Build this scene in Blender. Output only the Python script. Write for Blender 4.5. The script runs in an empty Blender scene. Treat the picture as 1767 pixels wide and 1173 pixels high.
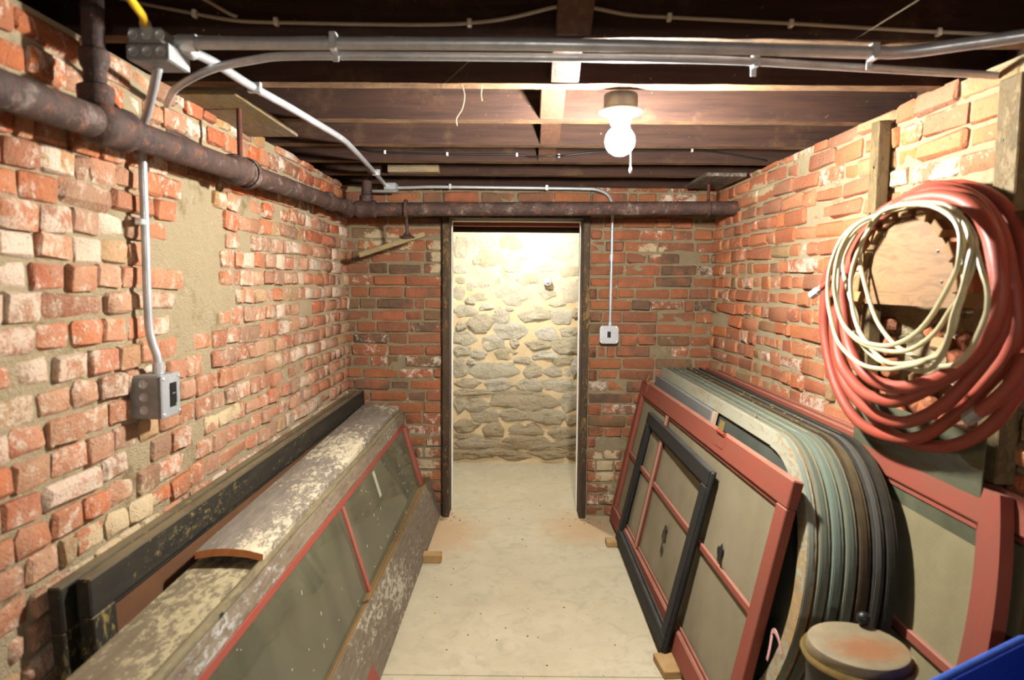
import bpy, bmesh, math, random
from mathutils import Vector, Matrix, noise as mnoise
random.seed(11)
PI = math.pi
SC = bpy.context.scene
COL = SC.collection

# ---------------------------------------------------------------- camera, world, exposure
cd = bpy.data.cameras.new('camera'); cam = bpy.data.objects.new('camera', cd); COL.objects.link(cam)
cd.sensor_width = 36.0; cd.sensor_fit = 'HORIZONTAL'; cd.lens = 36.0 * 1178.0 / 1767.0
cd.clip_start = 0.05; cd.clip_end = 60
cam.matrix_world = (Matrix.Translation((0, 0, 1.40)) @ Matrix.Rotation(math.radians(.32), 4, 'Z')
                    @ Matrix.Rotation(PI / 2 - math.atan(97 / 1178), 4, 'X') @ Matrix.Rotation(math.radians(.45), 4, 'Z'))
cd.dof.use_dof = True; cd.dof.focus_distance = 3.7; cd.dof.aperture_fstop = 3.2
SC.camera = cam
w = bpy.data.worlds.new('world'); SC.world = w; w.use_nodes = True
w.node_tree.nodes['Background'].inputs[0].default_value = (1.0, .9, .78, 1)
w.node_tree.nodes['Background'].inputs[1].default_value = 0.13
vs = SC.view_settings
vs.view_transform = 'Standard'; vs.look = 'None'; vs.gamma = 1.0; vs.use_curve_mapping = False
vs.exposure = 2.05
SC.cycles.sample_clamp_indirect = 3.0
BULB = 700.0          # near bulb, radiance of its glowing globe
BULB_FAR = 330.0      # bulb in the passage beyond the door
BULB_COL = (1.0, .965, .90)

# ---------------------------------------------------------------- colour and node helpers
def hx(s):
    s = s.lstrip('#'); v = [int(s[i:i + 2], 16) / 255 for i in (0, 2, 4)]
    return tuple((x / 12.92 if x <= .04045 else ((x + .055) / 1.055) ** 2.4) for x in v) + (1,)

class NT:
    def __init__(s, name, rough=.8, metal=0.0, spec=.3):
        s.m = bpy.data.materials.new(name); s.m.use_nodes = True; s.t = s.m.node_tree
        s.b = s.t.nodes['Principled BSDF']; s.out = s.t.nodes['Material Output']
        s.b.inputs['Roughness'].default_value = rough; s.b.inputs['Metallic'].default_value = metal
        s.b.inputs['Specular IOR Level'].default_value = spec
    def n(s, typ, **k):
        x = s.t.nodes.new(typ)
        for a, v in k.items(): setattr(x, a, v)
        return x
    def link(s, a, b): s.t.links.new(a, b)
    def put(s, sock, v):
        if isinstance(v, bpy.types.NodeSocket): s.link(v, sock)
        elif isinstance(v, (int, float)) and sock.type == 'RGBA': sock.default_value = (v, v, v, 1)
        else: sock.default_value = v
    def coord(s, kind='Object', scale=(1, 1, 1)):
        if kind == 'World': v = s.n('ShaderNodeNewGeometry').outputs['Position']
        else: v = s.n('ShaderNodeTexCoord').outputs[kind]
        mp = s.n('ShaderNodeMapping'); s.link(v, mp.inputs[0]); mp.inputs['Scale'].default_value = scale
        return mp.outputs[0]
    def noise(s, vec, scale, detail=4, rough=.55, dist=0.0, out='Fac'):
        x = s.n('ShaderNodeTexNoise'); s.link(vec, x.inputs['Vector'])
        x.inputs['Scale'].default_value = scale; x.inputs['Detail'].default_value = detail
        x.inputs['Roughness'].default_value = rough; x.inputs['Distortion'].default_value = dist
        return x.outputs[out]
    def ramp(s, fac, stops, interp='LINEAR'):
        x = s.n('ShaderNodeValToRGB'); s.put(x.inputs[0], fac); cr = x.color_ramp; cr.interpolation = interp
        while len(cr.elements) < len(stops): cr.elements.new(.5)
        for e, (p, c) in zip(cr.elements, stops):
            e.position = p; e.color = (c, c, c, 1) if isinstance(c, (int, float)) else c
        return x.outputs[0]
    def step(s, fac, lo, hi): return s.ramp(fac, [(lo, 0.0), (hi, 1.0)])
    def mix(s, f, a, b, mode='MIX'):
        x = s.n('ShaderNodeMix', data_type='RGBA', blend_type=mode)
        s.put(x.inputs[0], f); s.put(x.inputs[6], a); s.put(x.inputs[7], b); return x.outputs[2]
    def math(s, op, a, b=0.0, clamp=False):
        x = s.n('ShaderNodeMath', operation=op, use_clamp=clamp); s.put(x.inputs[0], a); s.put(x.inputs[1], b); return x.outputs[0]
    def blob(s, centre, radii):
        """soft distance from a stain's centre in world space, 0 inside .. 1+ outside"""
        p = s.n('ShaderNodeNewGeometry').outputs['Position']
        a = s.n('ShaderNodeVectorMath', operation='SUBTRACT'); s.link(p, a.inputs[0]); a.inputs[1].default_value = centre
        d = s.n('ShaderNodeVectorMath', operation='DIVIDE'); s.link(a.outputs[0], d.inputs[0]); d.inputs[1].default_value = radii
        l = s.n('ShaderNodeVectorMath', operation='LENGTH'); s.link(d.outputs[0], l.inputs[0]); return l.outputs['Value']
    def bump(s, h, strength=.4, dist=.01):
        x = s.n('ShaderNodeBump'); s.link(h, x.inputs['Height']); x.inputs['Strength'].default_value = strength
        x.inputs['Distance'].default_value = dist; s.link(x.outputs[0], s.b.inputs['Normal'])
    def col(s, c): s.put(s.b.inputs['Base Color'], c); return s
    def rough(s, r): s.put(s.b.inputs['Roughness'], r); return s

# ---------------------------------------------------------------- materials
def smear_mask(q, side):
    if side == 'left': spots = [((-1.0, 2.14, 1.47), (.3, .25, .30)), ((-1.0, 1.7, .78), (.3, .35, .12)), ((-1.0, 2.3, .95), (.3, .3, .07))]
    elif side == 'back': spots = [((-.78, 4.03, 1.64), (.27, .3, .11)), ((-.47, 4.03, 1.55), (.07, .3, .2)), ((.55, 4.03, .30), (.13, .3, .30)), ((-.53, 4.03, .35), (.10, .3, .22)), ((.8, 4.03, 1.6), (.12, .3, .08))]
    else: spots = [((1.16, 2.62, 1.33), (.3, .12, .12)), ((1.16, 3.3, 1.86), (.3, .35, .05)), ((1.16, 2.35, 1.45), (.3, .12, .2))]
    d = None
    for c, r in spots:
        b = q.blob(c, r); d = b if d is None else q.math('MINIMUM', d, b)
    wv = q.coord('World')
    nz = q.noise(wv, 17, 8, .72)
    return q.ramp(q.math('ADD', q.math('MULTIPLY', d, .36), q.math('MULTIPLY', nz, .9)), [(.60, 1.0), (.66, 0.0)])

BR = {
 'left': dict(cols=['#a85a38', '#b06a50', '#94553e', '#aa786a', '#b0623f', '#b8582c', '#8c665c', '#a48260', '#b0583c', '#8e5646', '#a0482c', '#b27a66'], wash=.495, smear='#bfa884', mortar='#c4b08c'),
 'right': dict(cols=['#ac5428', '#b65a28', '#a04c28', '#ae6440', '#904a30', '#ba6224', '#865040', '#8a7050', '#ac5636', '#9c4a2c', '#b06a4c'], wash=.575, smear='#b39f80', mortar='#bcaa86'),
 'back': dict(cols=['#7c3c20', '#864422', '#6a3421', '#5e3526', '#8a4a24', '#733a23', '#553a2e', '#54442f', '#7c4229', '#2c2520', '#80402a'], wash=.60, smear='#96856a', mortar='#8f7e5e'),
}
def brick_mat(side, island):
    d = BR[side]; q = NT('brick_' + side + ('_joined' if island else ''), .85, spec=.25)
    r = q.n('ShaderNodeNewGeometry').outputs['Random Per Island'] if island else q.n('ShaderNodeObjectInfo').outputs['Random']
    cs = d['cols']
    base = q.ramp(r, [(i / len(cs), (hx(c)[0], hx(c)[1] * 1.06, hx(c)[2] * .78, 1)) for i, c in enumerate(cs)], 'CONSTANT')
    wv = q.coord('World')
    mott = q.noise(wv, 22, 6, .7)
    c = q.mix(q.step(mott, .35, .7), base, q.mix(.55, base, hx('#84543f')))
    c = q.mix(q.step(q.noise(wv, 9, 3), .5, .75), c, q.mix(.45, c, hx('#c0603a')))
    r2 = q.math('FRACT', q.math('MULTIPLY', r, 37.3))
    wash = q.noise(wv, 20, 10, .8, .3)
    wsum = q.math('ADD', q.math('MULTIPLY', wash, .8), q.math('MULTIPLY', q.math('POWER', r2, 5.0), .16))
    wsum = q.math('ADD', wsum, q.math('MULTIPLY', q.noise(wv, 1.7, 2), .14))
    lo = d['wash']
    c = q.mix(q.ramp(wsum, [(lo, 0.0), (lo + .07, .85)]), c, hx('#cfc0ae'))
    haze = q.ramp(q.noise(wv, 4, 5, .7), [(.35, .12), (.7, .6 if side == 'left' else (.28 if side == 'right' else .14))])
    if side == 'left':      # lime bloom lies on the lower wall, the top courses stay bare
        zz = q.n('ShaderNodeSeparateXYZ'); q.link(wv, zz.inputs[0])
        haze = q.math('MULTIPLY', haze, q.ramp(q.math('MULTIPLY', zz.outputs[2], .5), [(.74, 1.0), (.86, .15)]))
    c = q.mix(haze, c, hx('#b89c80'))
    pits = q.ramp(q.noise(wv, 110, 4, .75), [(.32, 1.0), (.42, 0.0)])
    c = q.mix(q.math('MULTIPLY', pits, .7), c, hx('#4a2217'))
    c = q.mix(smear_mask(q, side), c, q.mix(q.noise(wv, 20, 5), hx(d['smear']), hx('#c4b08c')))
    q.col(c)
    h = q.math('ADD', q.math('MULTIPLY', q.noise(wv, 45, 6, .7), .7), q.math('MULTIPLY', q.noise(wv, 160, 3, .7), .35))
    q.bump(h, .9, .016)
    return q.m
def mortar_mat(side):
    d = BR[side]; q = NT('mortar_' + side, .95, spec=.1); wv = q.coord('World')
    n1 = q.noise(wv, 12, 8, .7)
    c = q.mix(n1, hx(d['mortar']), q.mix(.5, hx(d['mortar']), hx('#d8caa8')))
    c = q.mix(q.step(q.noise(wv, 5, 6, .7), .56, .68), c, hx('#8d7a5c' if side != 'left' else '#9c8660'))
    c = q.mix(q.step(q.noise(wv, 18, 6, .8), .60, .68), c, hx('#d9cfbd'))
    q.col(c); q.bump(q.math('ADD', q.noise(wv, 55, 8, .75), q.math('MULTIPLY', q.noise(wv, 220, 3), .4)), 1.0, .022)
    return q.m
def stone_mat():
    q = NT('fieldstone', .9, spec=.15); wv = q.coord('World'); r = q.n('ShaderNodeObjectInfo').outputs['Random']
    base = q.ramp(r, [(0, hx('#cdc4ac')), (.25, hx('#c2b79c')), (.5, hx('#d2cbb8')), (.75, hx('#bcae8e')), (1, hx('#cfc6ac'))])
    c = q.mix(q.step(q.noise(wv, 9, 7, .75), .35, .7), base, q.mix(.35, base, hx('#7d6c4a')))
    c = q.mix(q.step(q.noise(wv, 30, 6, .8), .55, .72), c, hx('#d2c8ae'))
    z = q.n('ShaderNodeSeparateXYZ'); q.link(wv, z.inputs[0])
    low_tint = q.ramp(q.math('ADD', z.outputs[2], q.math('MULTIPLY', q.noise(wv, 5, 4), .5)), [(.25, .6), (1.0, 0.0)])  # browner towards the foot of the wall
    c = q.mix(low_tint, c, hx('#927444'))
    q.col(c); q.bump(q.math('ADD', q.noise(wv, 26, 9, .75), q.math('MULTIPLY', q.noise(wv, 90, 4, .7), .3)), 1.0, .035); return q.m
def flat_noise(name, a, b, scale=20, rough=.8, bump=.3, bs=60, metal=0, spec=.3, coord='World', lo=.3, hi=.7):
    q = NT(name, rough, metal, spec); v = q.coord(coord)
    q.col(q.mix(q.step(q.noise(v, scale, 6, .65), lo, hi), hx(a), hx(b)))
    if bump: q.bump(q.noise(v, bs, 5, .65), bump, .004)
    return q.m
def concrete_mat():
    q = NT('concrete', .75, spec=.25); wv = q.coord('World')
    c = q.mix(q.step(q.noise(wv, 3.2, 7, .65), .3, .72), hx('#aea48b'), hx('#a2977d'))
    c = q.mix(q.step(q.noise(wv, 9, 8, .7, 1.2), .5, .72), c, hx('#979079'))
    c = q.mix(q.step(q.noise(wv, 60, 3, .6), .70, .74), c, hx('#4a4438'))
    e = q.math('MINIMUM', q.blob((-.42, 3.75, 0), (.28, .42, .4)), q.blob((.42, 3.85, 0), (.3, .32, .4)))
    c = q.mix(q.ramp(q.math('ADD', q.math('MULTIPLY', e, .6), q.math('MULTIPLY', q.noise(wv, 9, 6), .6)), [(.5, .6), (.95, 0.0)]), c, hx('#a37e54'))
    q.col(c); q.bump(q.noise(wv, 40, 6, .6), .12, .004); return q.m
def joist_mat(under=False):
    q = NT('joist_underside' if under else 'joist_wood', .85, spec=.2); wv = q.coord('World')
    if not under:
        gv = q.coord('World', (1, 6, 14))
        c = q.mix(q.step(q.noise(gv, 4, 7, .65), .3, .7), hx('#271a15'), hx('#3c281e'))
        c = q.mix(q.step(q.noise(wv, 5, 5, .7), .55, .78), c, hx('#55402c'))
        c = q.mix(q.step(q.noise(wv, 60, 3, .6), .70, .76), c, hx('#8a7258'))
        q.col(c); q.bump(q.noise(gv, 14, 6, .7), .35, .004)
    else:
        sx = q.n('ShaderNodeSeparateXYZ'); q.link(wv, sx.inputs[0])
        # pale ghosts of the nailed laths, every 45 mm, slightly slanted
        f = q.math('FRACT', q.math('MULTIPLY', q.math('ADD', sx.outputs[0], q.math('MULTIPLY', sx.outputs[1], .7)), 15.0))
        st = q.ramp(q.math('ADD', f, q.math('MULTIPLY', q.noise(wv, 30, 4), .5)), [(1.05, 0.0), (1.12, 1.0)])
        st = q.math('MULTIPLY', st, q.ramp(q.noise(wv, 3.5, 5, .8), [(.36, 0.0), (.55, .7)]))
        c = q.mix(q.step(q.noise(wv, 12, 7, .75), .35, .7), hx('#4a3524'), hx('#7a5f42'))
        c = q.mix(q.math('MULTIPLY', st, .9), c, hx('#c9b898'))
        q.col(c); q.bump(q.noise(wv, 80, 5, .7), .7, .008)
    return q.m
_fl = {}
def flaked(name, paint, wood='#6b5d4a', amt=.5, axis='x', wood2=None, rough=.7, soft=.04, dust=None):
    """weathered wood with paint left on `amt` of it, grain along the part's own axis"""
    if (name, axis) in _fl: return _fl[(name, axis)]
    q = NT(name + '_' + axis, rough, spec=.3)
    sc = {'x': (1, 7, 7), 'z': (7, 7, 1), 'y': (7, 1, 7)}[axis]
    v = q.coord('Object', sc); iso = q.coord('Object', tuple(1.0 if a == 7 else .45 for a in sc))
    grain = q.noise(v, 9, 8, .7, .3)
    wd = q.mix(q.step(grain, .3, .7), hx(wood), hx(wood2 or '#a39682') if wood2 else q.mix(.5, hx(wood), hx('#b5a995')))
    wd = q.mix(q.step(q.noise(v, 22, 5, .7), .62, .72), wd, hx('#2c241c'))
    th = 1 - amt
    msk = q.noise(iso, 52, 10, .78, .3)
    msk = q.math('ADD', q.math('MULTIPLY', msk, .6), q.math('MULTIPLY', q.noise(iso, 3.0, 3), .4))
    msk = q.math('ADD', q.math('MULTIPLY', q.math('SUBTRACT', msk, .5), 2.2), .5)
    m = q.ramp(msk, [(max(0, th - soft), 0.0), (min(1, th + soft), 1.0)])
    pc = q.mix(q.step(q.noise(v, 5, 6, .6), .3, .7), hx(paint), q.mix(.35, hx(paint), hx(wood)))
    c = q.mix(m, wd, pc)
    if dust:
        g = q.n('ShaderNodeNewGeometry'); sp = q.n('ShaderNodeSeparateXYZ'); q.link(g.outputs['Normal'], sp.inputs[0])
        up = q.math('MULTIPLY', q.ramp(sp.outputs[2], [(.5, 0.0), (.95, .75)]), q.ramp(q.noise(iso, 12, 5, .7), [(.25, .3), (.6, 1.0)]))
        c = q.mix(up, c, hx(dust))
    q.col(c)
    q.bump(q.math('ADD', q.math('MULTIPLY', m, .6), q.math('MULTIPLY', grain, .5)), .5, .003)
    _fl[(name, axis)] = q.m; return q.m
def screen_mat(name, a, b, holes=.1, rust=False):
    q = NT(name, .8, spec=.2); v = q.coord('Object')
    c = q.mix(q.step(q.noise(v, 3.5, 6, .6), .3, .7), hx(a), hx(b))
    wv = q.n('ShaderNodeTexWave', wave_type='RINGS'); q.link(v, wv.inputs['Vector']); wv.inputs['Scale'].default_value = 26; wv.inputs['Distortion'].default_value = 3
    c = q.mix(q.math('MULTIPLY', wv.outputs['Fac'], .04), c, hx('#2e2a20'))
    q.col(c); q.bump(q.noise(q.coord('Object'), 350, 2), .3, .001)
    tr = q.n('ShaderNodeBsdfTransparent'); mx = q.n('ShaderNodeMixShader'); mx.inputs[0].default_value = holes
    q.link(q.b.outputs[0], mx.inputs[1]); q.link(tr.outputs[0], mx.inputs[2]); q.link(mx.outputs[0], q.out.inputs[0])
    return q.m
def glass_mat(name, dust, amount, tint=(.75, .78, .68, 1)):
    q = NT(name, .9, spec=.2); v = q.coord('Object', (1, 1, .3)); q.col(hx(dust))
    tr = q.n('ShaderNodeBsdfTransparent'); tr.inputs[0].default_value = tint
    gl = q.n('ShaderNodeBsdfGlossy'); gl.inputs['Roughness'].default_value = .03
    fr = q.n('ShaderNodeFresnel'); fr.inputs[0].default_value = 1.6
    m1 = q.n('ShaderNodeMixShader'); q.link(fr.outputs[0], m1.inputs[0]); q.link(tr.outputs[0], m1.inputs[1]); q.link(gl.outputs[0], m1.inputs[2])
    m2 = q.n('ShaderNodeMixShader')
    q.put(m2.inputs[0], q.ramp(q.noise(v, 6, 8, .7), [(.3, amount * .6), (.7, min(1, amount * 1.3))]))
    q.link(m1.outputs[0], m2.inputs[1]); q.link(q.b.outputs[0], m2.inputs[2]); q.link(m2.outputs[0], q.out.inputs[0])
    return q.m
def metal_mat(name, a, b, rough=.35, metal=1.0, scale=15):
    q = NT(name, rough, metal, .5); v = q.coord('World')
    q.col(q.mix(q.step(q.noise(v, scale, 6, .7), .35, .7), hx(a), hx(b)))
    q.rough(q.ramp(q.noise(v, 30, 5, .7), [(.3, rough * .8), (.7, rough * 1.4)])); return q.m
def rust_mat():
    q = NT('rusty_cast_iron', .75, .0, .4); v = q.coord('World')
    c = q.mix(q.step(q.noise(v, 14, 8, .75), .35, .65), hx('#241b19'), hx('#4a342a'))
    c = q.mix(q.step(q.noise(v, 26, 7, .75), .56, .66), c, hx('#6e4430'))
    c = q.mix(q.step(q.noise(v, 9, 8, .8), .55, .68), c, hx('#7d7068'))
    c = q.mix(q.step(q.noise(v, 60, 5, .8), .6, .66), c, hx('#7a3e22'))
    q.col(c); q.bump(q.noise(v, 45, 7, .7), .8, .006); return q.m
def emit_mat(name, col, s):
    q = NT(name); e = q.n('ShaderNodeEmission'); e.inputs[0].default_value = col + (1,); e.inputs[1].default_value = s
    q.link(e.outputs[0], q.out.inputs[0]); return q.m
def lid_mat():
    q = NT('dusty_tin', .55, 0, .4); v = q.coord('World')
    c = q.mix(q.step(q.noise(v, 12, 6, .7), .3, .7), hx('#665c47'), hx('#807357'))
    d = q.blob((.765, 1.415, .63), (.10, .065, .2))
    c = q.mix(q.ramp(q.math('ADD', q.math('MULTIPLY', d, .5), q.math('MULTIPLY', q.noise(v, 40, 7, .75), .8)), [(.60, .85), (.9, 0.0)]), c, hx('#7a4e2c'))
    q.col(c); return q.m

M = dict(
 concrete=concrete_mat(), joist=joist_mat(), under=joist_mat(True), stone=stone_mat(),
 stone_mortar=flat_noise('stone_mortar', '#c6b18c', '#b59d76', 7, .95, .9, 45),
 orange_stone=flat_noise('orange_brick_chip', '#c2683e', '#b85a36', 20, .9, .5),
 galv=metal_mat('galvanised_steel', '#b6b8ba', '#94979a', .32, .45), galv_dark=metal_mat('galvanised_box', '#8b8d8a', '#6f7170', .45, .4),
 zinc=metal_mat('bright_zinc', '#d0d3d4', '#b0b3b4', .3, .6), rust=rust_mat(),
 rust_rod=flat_noise('rusty_rod', '#5b2d1f', '#3d211a', 40, .8, .6), yellow=flat_noise('yellow_cable_jacket', '#d9b21c', '#cfa416', 8, .45, 0, spec=.5),
 white_cable=flat_noise('old_white_cable_jacket', '#a89f8c', '#8f8574', 8, .5, 0), black_cable=flat_noise('black_cable_jacket', '#131313', '#1d1c1b', 8, .45, 0),
 clip=flat_noise('white_plastic_clip', '#d8d4c8', '#c8c3b6', 8, .5, 0), cord=flat_noise('cream_cord_jacket', '#a69e7c', '#968e6e', 30, .4, 0, spec=.5),
 hose=flat_noise('red_rubber', '#8a3626', '#7a3a2a', 14, .55, .15, 120, spec=.4), ply=None,
 porcelain=flat_noise('white_porcelain', '#e2ded2', '#d5d0c2', 8, .25, 0, spec=.6), dark=flat_noise('black_plastic', '#121314', '#1a1b1c', 8, .4, 0),
 blue=flat_noise('blue_plastic', '#0f2c84', '#16358f', 6, .4, .1, spec=.5), lid=lid_mat(), brass=metal_mat('tarnished_brass_rim', '#a08a52', '#7a6a42', .45, .6),
 binbody=flat_noise('dark_painted_tin', '#2a2620', '#3a342a', 9, .6, .1), pink=flat_noise('faded_pink_cloth', '#c49a98', '#b48583', 30, .9, .4, 200),
 block=flat_noise('softwood_block', '#a08258', '#87693f', 12, .85, .4, coord='Object'), cut=flat_noise('fresh_cut_wood_end', '#cf8f5c', '#b8743f', 40, .9, .5, coord='Object'),
 grit=flat_noise('grit', '#7a5a3c', '#4a4036', 40, .95, 0), green=flat_noise('green_indicator', '#7fb82a', '#7fb82a', 2, .4, 0),
 tape=flat_noise('masking_tape_strip', '#a3a58e', '#8f917b', 9, .7, 0), whitewood=flaked('white_painted_trim', '#e8e4da', '#b8b0a0', .9),
 fibre=flat_noise('pale_fibre', '#8f8068', '#76684f', 9, .9, 0),
)
q = NT('plywood', .7, spec=.3); v_ = q.coord('Object', (1, 1, 1)); g_ = q.noise(q.coord('Object', (1, 1, 5)), 5, 4, .6, 1.6)
q.col(q.mix(q.ramp(g_, [(.35, 0.0), (.5, 1.0), (.62, .2)]), hx('#5a4229'), hx('#715537'))); q.bump(g_, .15, .003); M['ply'] = q.m
M['glass_left'] = glass_mat('dusty_pane', '#77745c', .42); M['glass_old'] = glass_mat('cloudy_pane', '#6d6f58', .45)
M['screen'] = screen_mat('dusty_insect_screen', '#857b64', '#716852', .06); M['screen2'] = screen_mat('olive_insect_screen', '#857d60', '#6e664c', .06)
M['screen_dark'] = screen_mat('dark_insect_screen', '#4c4f46', '#3b3e37', .06); M['screen_grey'] = screen_mat('grey_insect_screen', '#4c4a44', '#3a3934', .25)
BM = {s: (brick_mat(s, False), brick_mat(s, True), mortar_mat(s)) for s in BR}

# ---------------------------------------------------------------- geometry helpers
def link(o, parent=None):
    COL.objects.link(o)
    if parent is not None: o.parent = parent
    return o
def mesh_obj(name, verts, faces, mats, parent=None, smooth=False, fm=None):
    me = bpy.data.meshes.new(name); me.from_pydata([tuple(v) for v in verts], [], faces); me.update()
    for m in (mats if isinstance(mats, (list, tuple)) else [mats]): me.materials.append(m)
    if smooth: me.polygons.foreach_set('use_smooth', [True] * len(me.polygons))
    if fm: me.polygons.foreach_set('material_index', fm)
    return link(bpy.data.objects.new(name, me), parent)
def tag(o, label=None, cat=None, group=None, kind=None):
    if label: o['label'] = label
    if cat: o['category'] = cat
    if group: o['group'] = group
    if kind: o['kind'] = kind
    return o
def empty(name, mat, label=None, cat=None, group=None):
    o = bpy.data.objects.new(name, None); COL.objects.link(o); o.empty_display_size = .1
    o.matrix_world = mat if isinstance(mat, Matrix) else Matrix.Translation(mat)
    return tag(o, label, cat, group)
class B:
    """collects chamfered boxes, tubes and prisms into one mesh"""
    def __init__(s): s.v = []; s.f = []
    def add(s, v, f):
        o = len(s.v); s.v += [Vector(a) for a in v]; s.f += [tuple(o + i for i in q) for q in f]; return s
    def box(s, a, b, c=.003, jit=0.0, mat=None):
        x0, y0, z0 = (min(a[i], b[i]) for i in range(3)); x1, y1, z1 = (max(a[i], b[i]) for i in range(3))
        c = min(c, (x1 - x0) * .45, (y1 - y0) * .45, (z1 - z0) * .45)
        vs = []; idx = {}
        for i, X in enumerate((x0, x1)):
            for j, Y in enumerate((y0, y1)):
                for k, Z in enumerate((z0, z1)):
                    sx, sy, sz = (1, -1)[i], (1, -1)[j], (1, -1)[k]
                    idx[(i, j, k)] = len(vs)
                    vs += [Vector((X, Y + sy * c, Z + sz * c)), Vector((X + sx * c, Y, Z + sz * c)), Vector((X + sx * c, Y + sy * c, Z))]
        if jit: vs = [p + Vector((random.uniform(-jit, jit), random.uniform(-jit, jit), random.uniform(-jit, jit))) for p in vs]
        g = lambda i, j, k, t: idx[(i, j, k)] + t
        F = []
        F += [(g(0,0,0,0), g(0,0,1,0), g(0,1,1,0), g(0,1,0,0)), (g(1,0,0,0), g(1,1,0,0), g(1,1,1,0), g(1,0,1,0))]
        F += [(g(0,0,0,1), g(1,0,0,1), g(1,0,1,1), g(0,0,1,1)), (g(0,1,0,1), g(0,1,1,1), g(1,1,1,1), g(1,1,0,1))]
        F += [(g(0,0,0,2), g(0,1,0,2), g(1,1,0,2), g(1,0,0,2)), (g(0,0,1,2), g(1,0,1,2), g(1,1,1,2), g(0,1,1,2))]
        for i in (0, 1):
            for j in (0, 1):
                q_ = (g(i,j,0,0), g(i,j,0,1), g(i,j,1,1), g(i,j,1,0)); F.append(q_ if (i + j) % 2 == 0 else q_[::-1])
        for i in (0, 1):
            for k in (0, 1):
                q_ = (g(i,0,k,0), g(i,1,k,0), g(i,1,k,2), g(i,0,k,2)); F.append(q_ if (i + k) % 2 == 0 else q_[::-1])
        for j in (0, 1):
            for k in (0, 1):
                q_ = (g(0,j,k,1), g(0,j,k,2), g(1,j,k,2), g(1,j,k,1)); F.append(q_ if (j + k) % 2 == 0 else q_[::-1])
        for i in (0, 1):
            for j in (0, 1):
                for k in (0, 1):
                    t = (g(i,j,k,0), g(i,j,k,2), g(i,j,k,1)); F.append(t if (i + j + k) % 2 == 0 else t[::-1])
        if mat is not None: vs = [mat @ p for p in vs]
        return s.add(vs, F)
    def tube(s, pts, r, n=10, caps=True, radii=None, closed=False):
        P = [Vector(p) for p in pts]; N = len(P); V = []; F = []
        up = None
        for i, p in enumerate(P):
            a = P[(i - 1) % N] if (i or closed) else P[0]; b = P[(i + 1) % N] if (i < N - 1 or closed) else P[-1]
            t = (b - a).normalized()
            if up is None: up = Vector((0, 0, 1)) if abs(t.z) < .9 else Vector((1, 0, 0))
            u = up - t * up.dot(t)
            if u.length < 1e-4: u = t.orthogonal()
            u.normalize(); up = u; wv = t.cross(u); rr = radii[i] if radii else r
            V += [p + (u * math.cos(2 * PI * k / n) + wv * math.sin(2 * PI * k / n)) * rr for k in range(n)]
        for i in range(N if closed else N - 1):
            j = (i + 1) % N
            F += [(i * n + k, i * n + (k + 1) % n, j * n + (k + 1) % n, j * n + k) for k in range(n)]
        if caps and not closed: F += [tuple(range(n - 1, -1, -1)), tuple((N - 1) * n + k for k in range(n))]
        return s.add(V, F)
    def prism(s, outline, y0, y1):
        """outline (x,z) counterclockwise, extruded along y"""
        n = len(outline); V = [(x, y0, z) for x, z in outline] + [(x, y1, z) for x, z in outline]
        F = [tuple(range(n)), tuple(range(2 * n - 1, n - 1, -1))] + [(i, i + n, (i + 1) % n + n, (i + 1) % n) for i in range(n)]
        return s.add(V, F)
    def band(s, outer, inner, y0, y1):
        n = len(outer); V = []
        for (a, b), (c, d) in zip(outer, inner): V += [(a, y0, b), (a, y1, b), (c, y0, d), (c, y1, d)]
        F = []
        for i in range(n - 1):
            o = i * 4; p = o + 4
            F += [(o, p, p + 1, o + 1), (o + 2, o + 3, p + 3, p + 2), (o + 1, p + 1, p + 3, o + 3), (o, o + 2, p + 2, p)]
        F += [(0, 1, 3, 2), ((n - 1) * 4, (n - 1) * 4 + 2, (n - 1) * 4 + 3, (n - 1) * 4 + 1)]
        return s.add(V, F)
    def lathe(s, prof, n=24, mat=None):
        V = []; F = []
        for r, z in prof: V += [Vector((r * math.cos(2 * PI * k / n), r * math.sin(2 * PI * k / n), z)) for k in range(n)]
        for i in range(len(prof) - 1): F += [(i * n + k, i * n + (k + 1) % n, (i + 1) * n + (k + 1) % n, (i + 1) * n + k) for k in range(n)]
        F += [tuple(range(n - 1, -1, -1)), tuple((len(prof) - 1) * n + k for k in range(n))]
        if mat is not None: V = [mat @ p for p in V]
        return s.add(V, F)
    def obj(s, name, mats, parent=None, smooth=False, flip_fix=True):
        o = mesh_obj(name, s.v, s.f, mats, parent, smooth)
        if flip_fix:
            bm = bmesh.new(); bm.from_mesh(o.data); bmesh.ops.recalc_face_normals(bm, faces=bm.faces); bm.to_mesh(o.data); bm.free()
        if smooth:
            o.data.set_sharp_from_angle(angle=math.radians(40))
        return o
def bx(name, parent, mat, a, b, c=.003, jit=0.0): return B().box(a, b, c, jit).obj(name, mat, parent)
def spline(pts, k=6, closed=False):
    P = [Vector(p) for p in pts]; n = len(P); out = []
    rng = range(n if closed else n - 1)
    for i in rng:
        if closed: a, b, c, d = P[(i - 1) % n], P[i], P[(i + 1) % n], P[(i + 2) % n]
        else: a, b, c, d = P[max(0, i - 1)], P[i], P[i + 1], P[min(n - 1, i + 2)]
        for j in range(k):
            t = j / k
            out.append(.5 * ((2 * b) + (c - a) * t + (2 * a - 5 * b + 4 * c - d) * t * t + (3 * b - a - 3 * c + d) * t ** 3))
    if not closed: out.append(P[-1])
    return out
def frame_mat(o, xdir, zdir):
    x = Vector(xdir).normalized(); z = Vector(zdir); z = (z - x * z.dot(x)).normalized(); y = z.cross(x)
    m = Matrix((x, y, z)).transposed().to_4x4(); m.translation = Vector(o); return m

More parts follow.
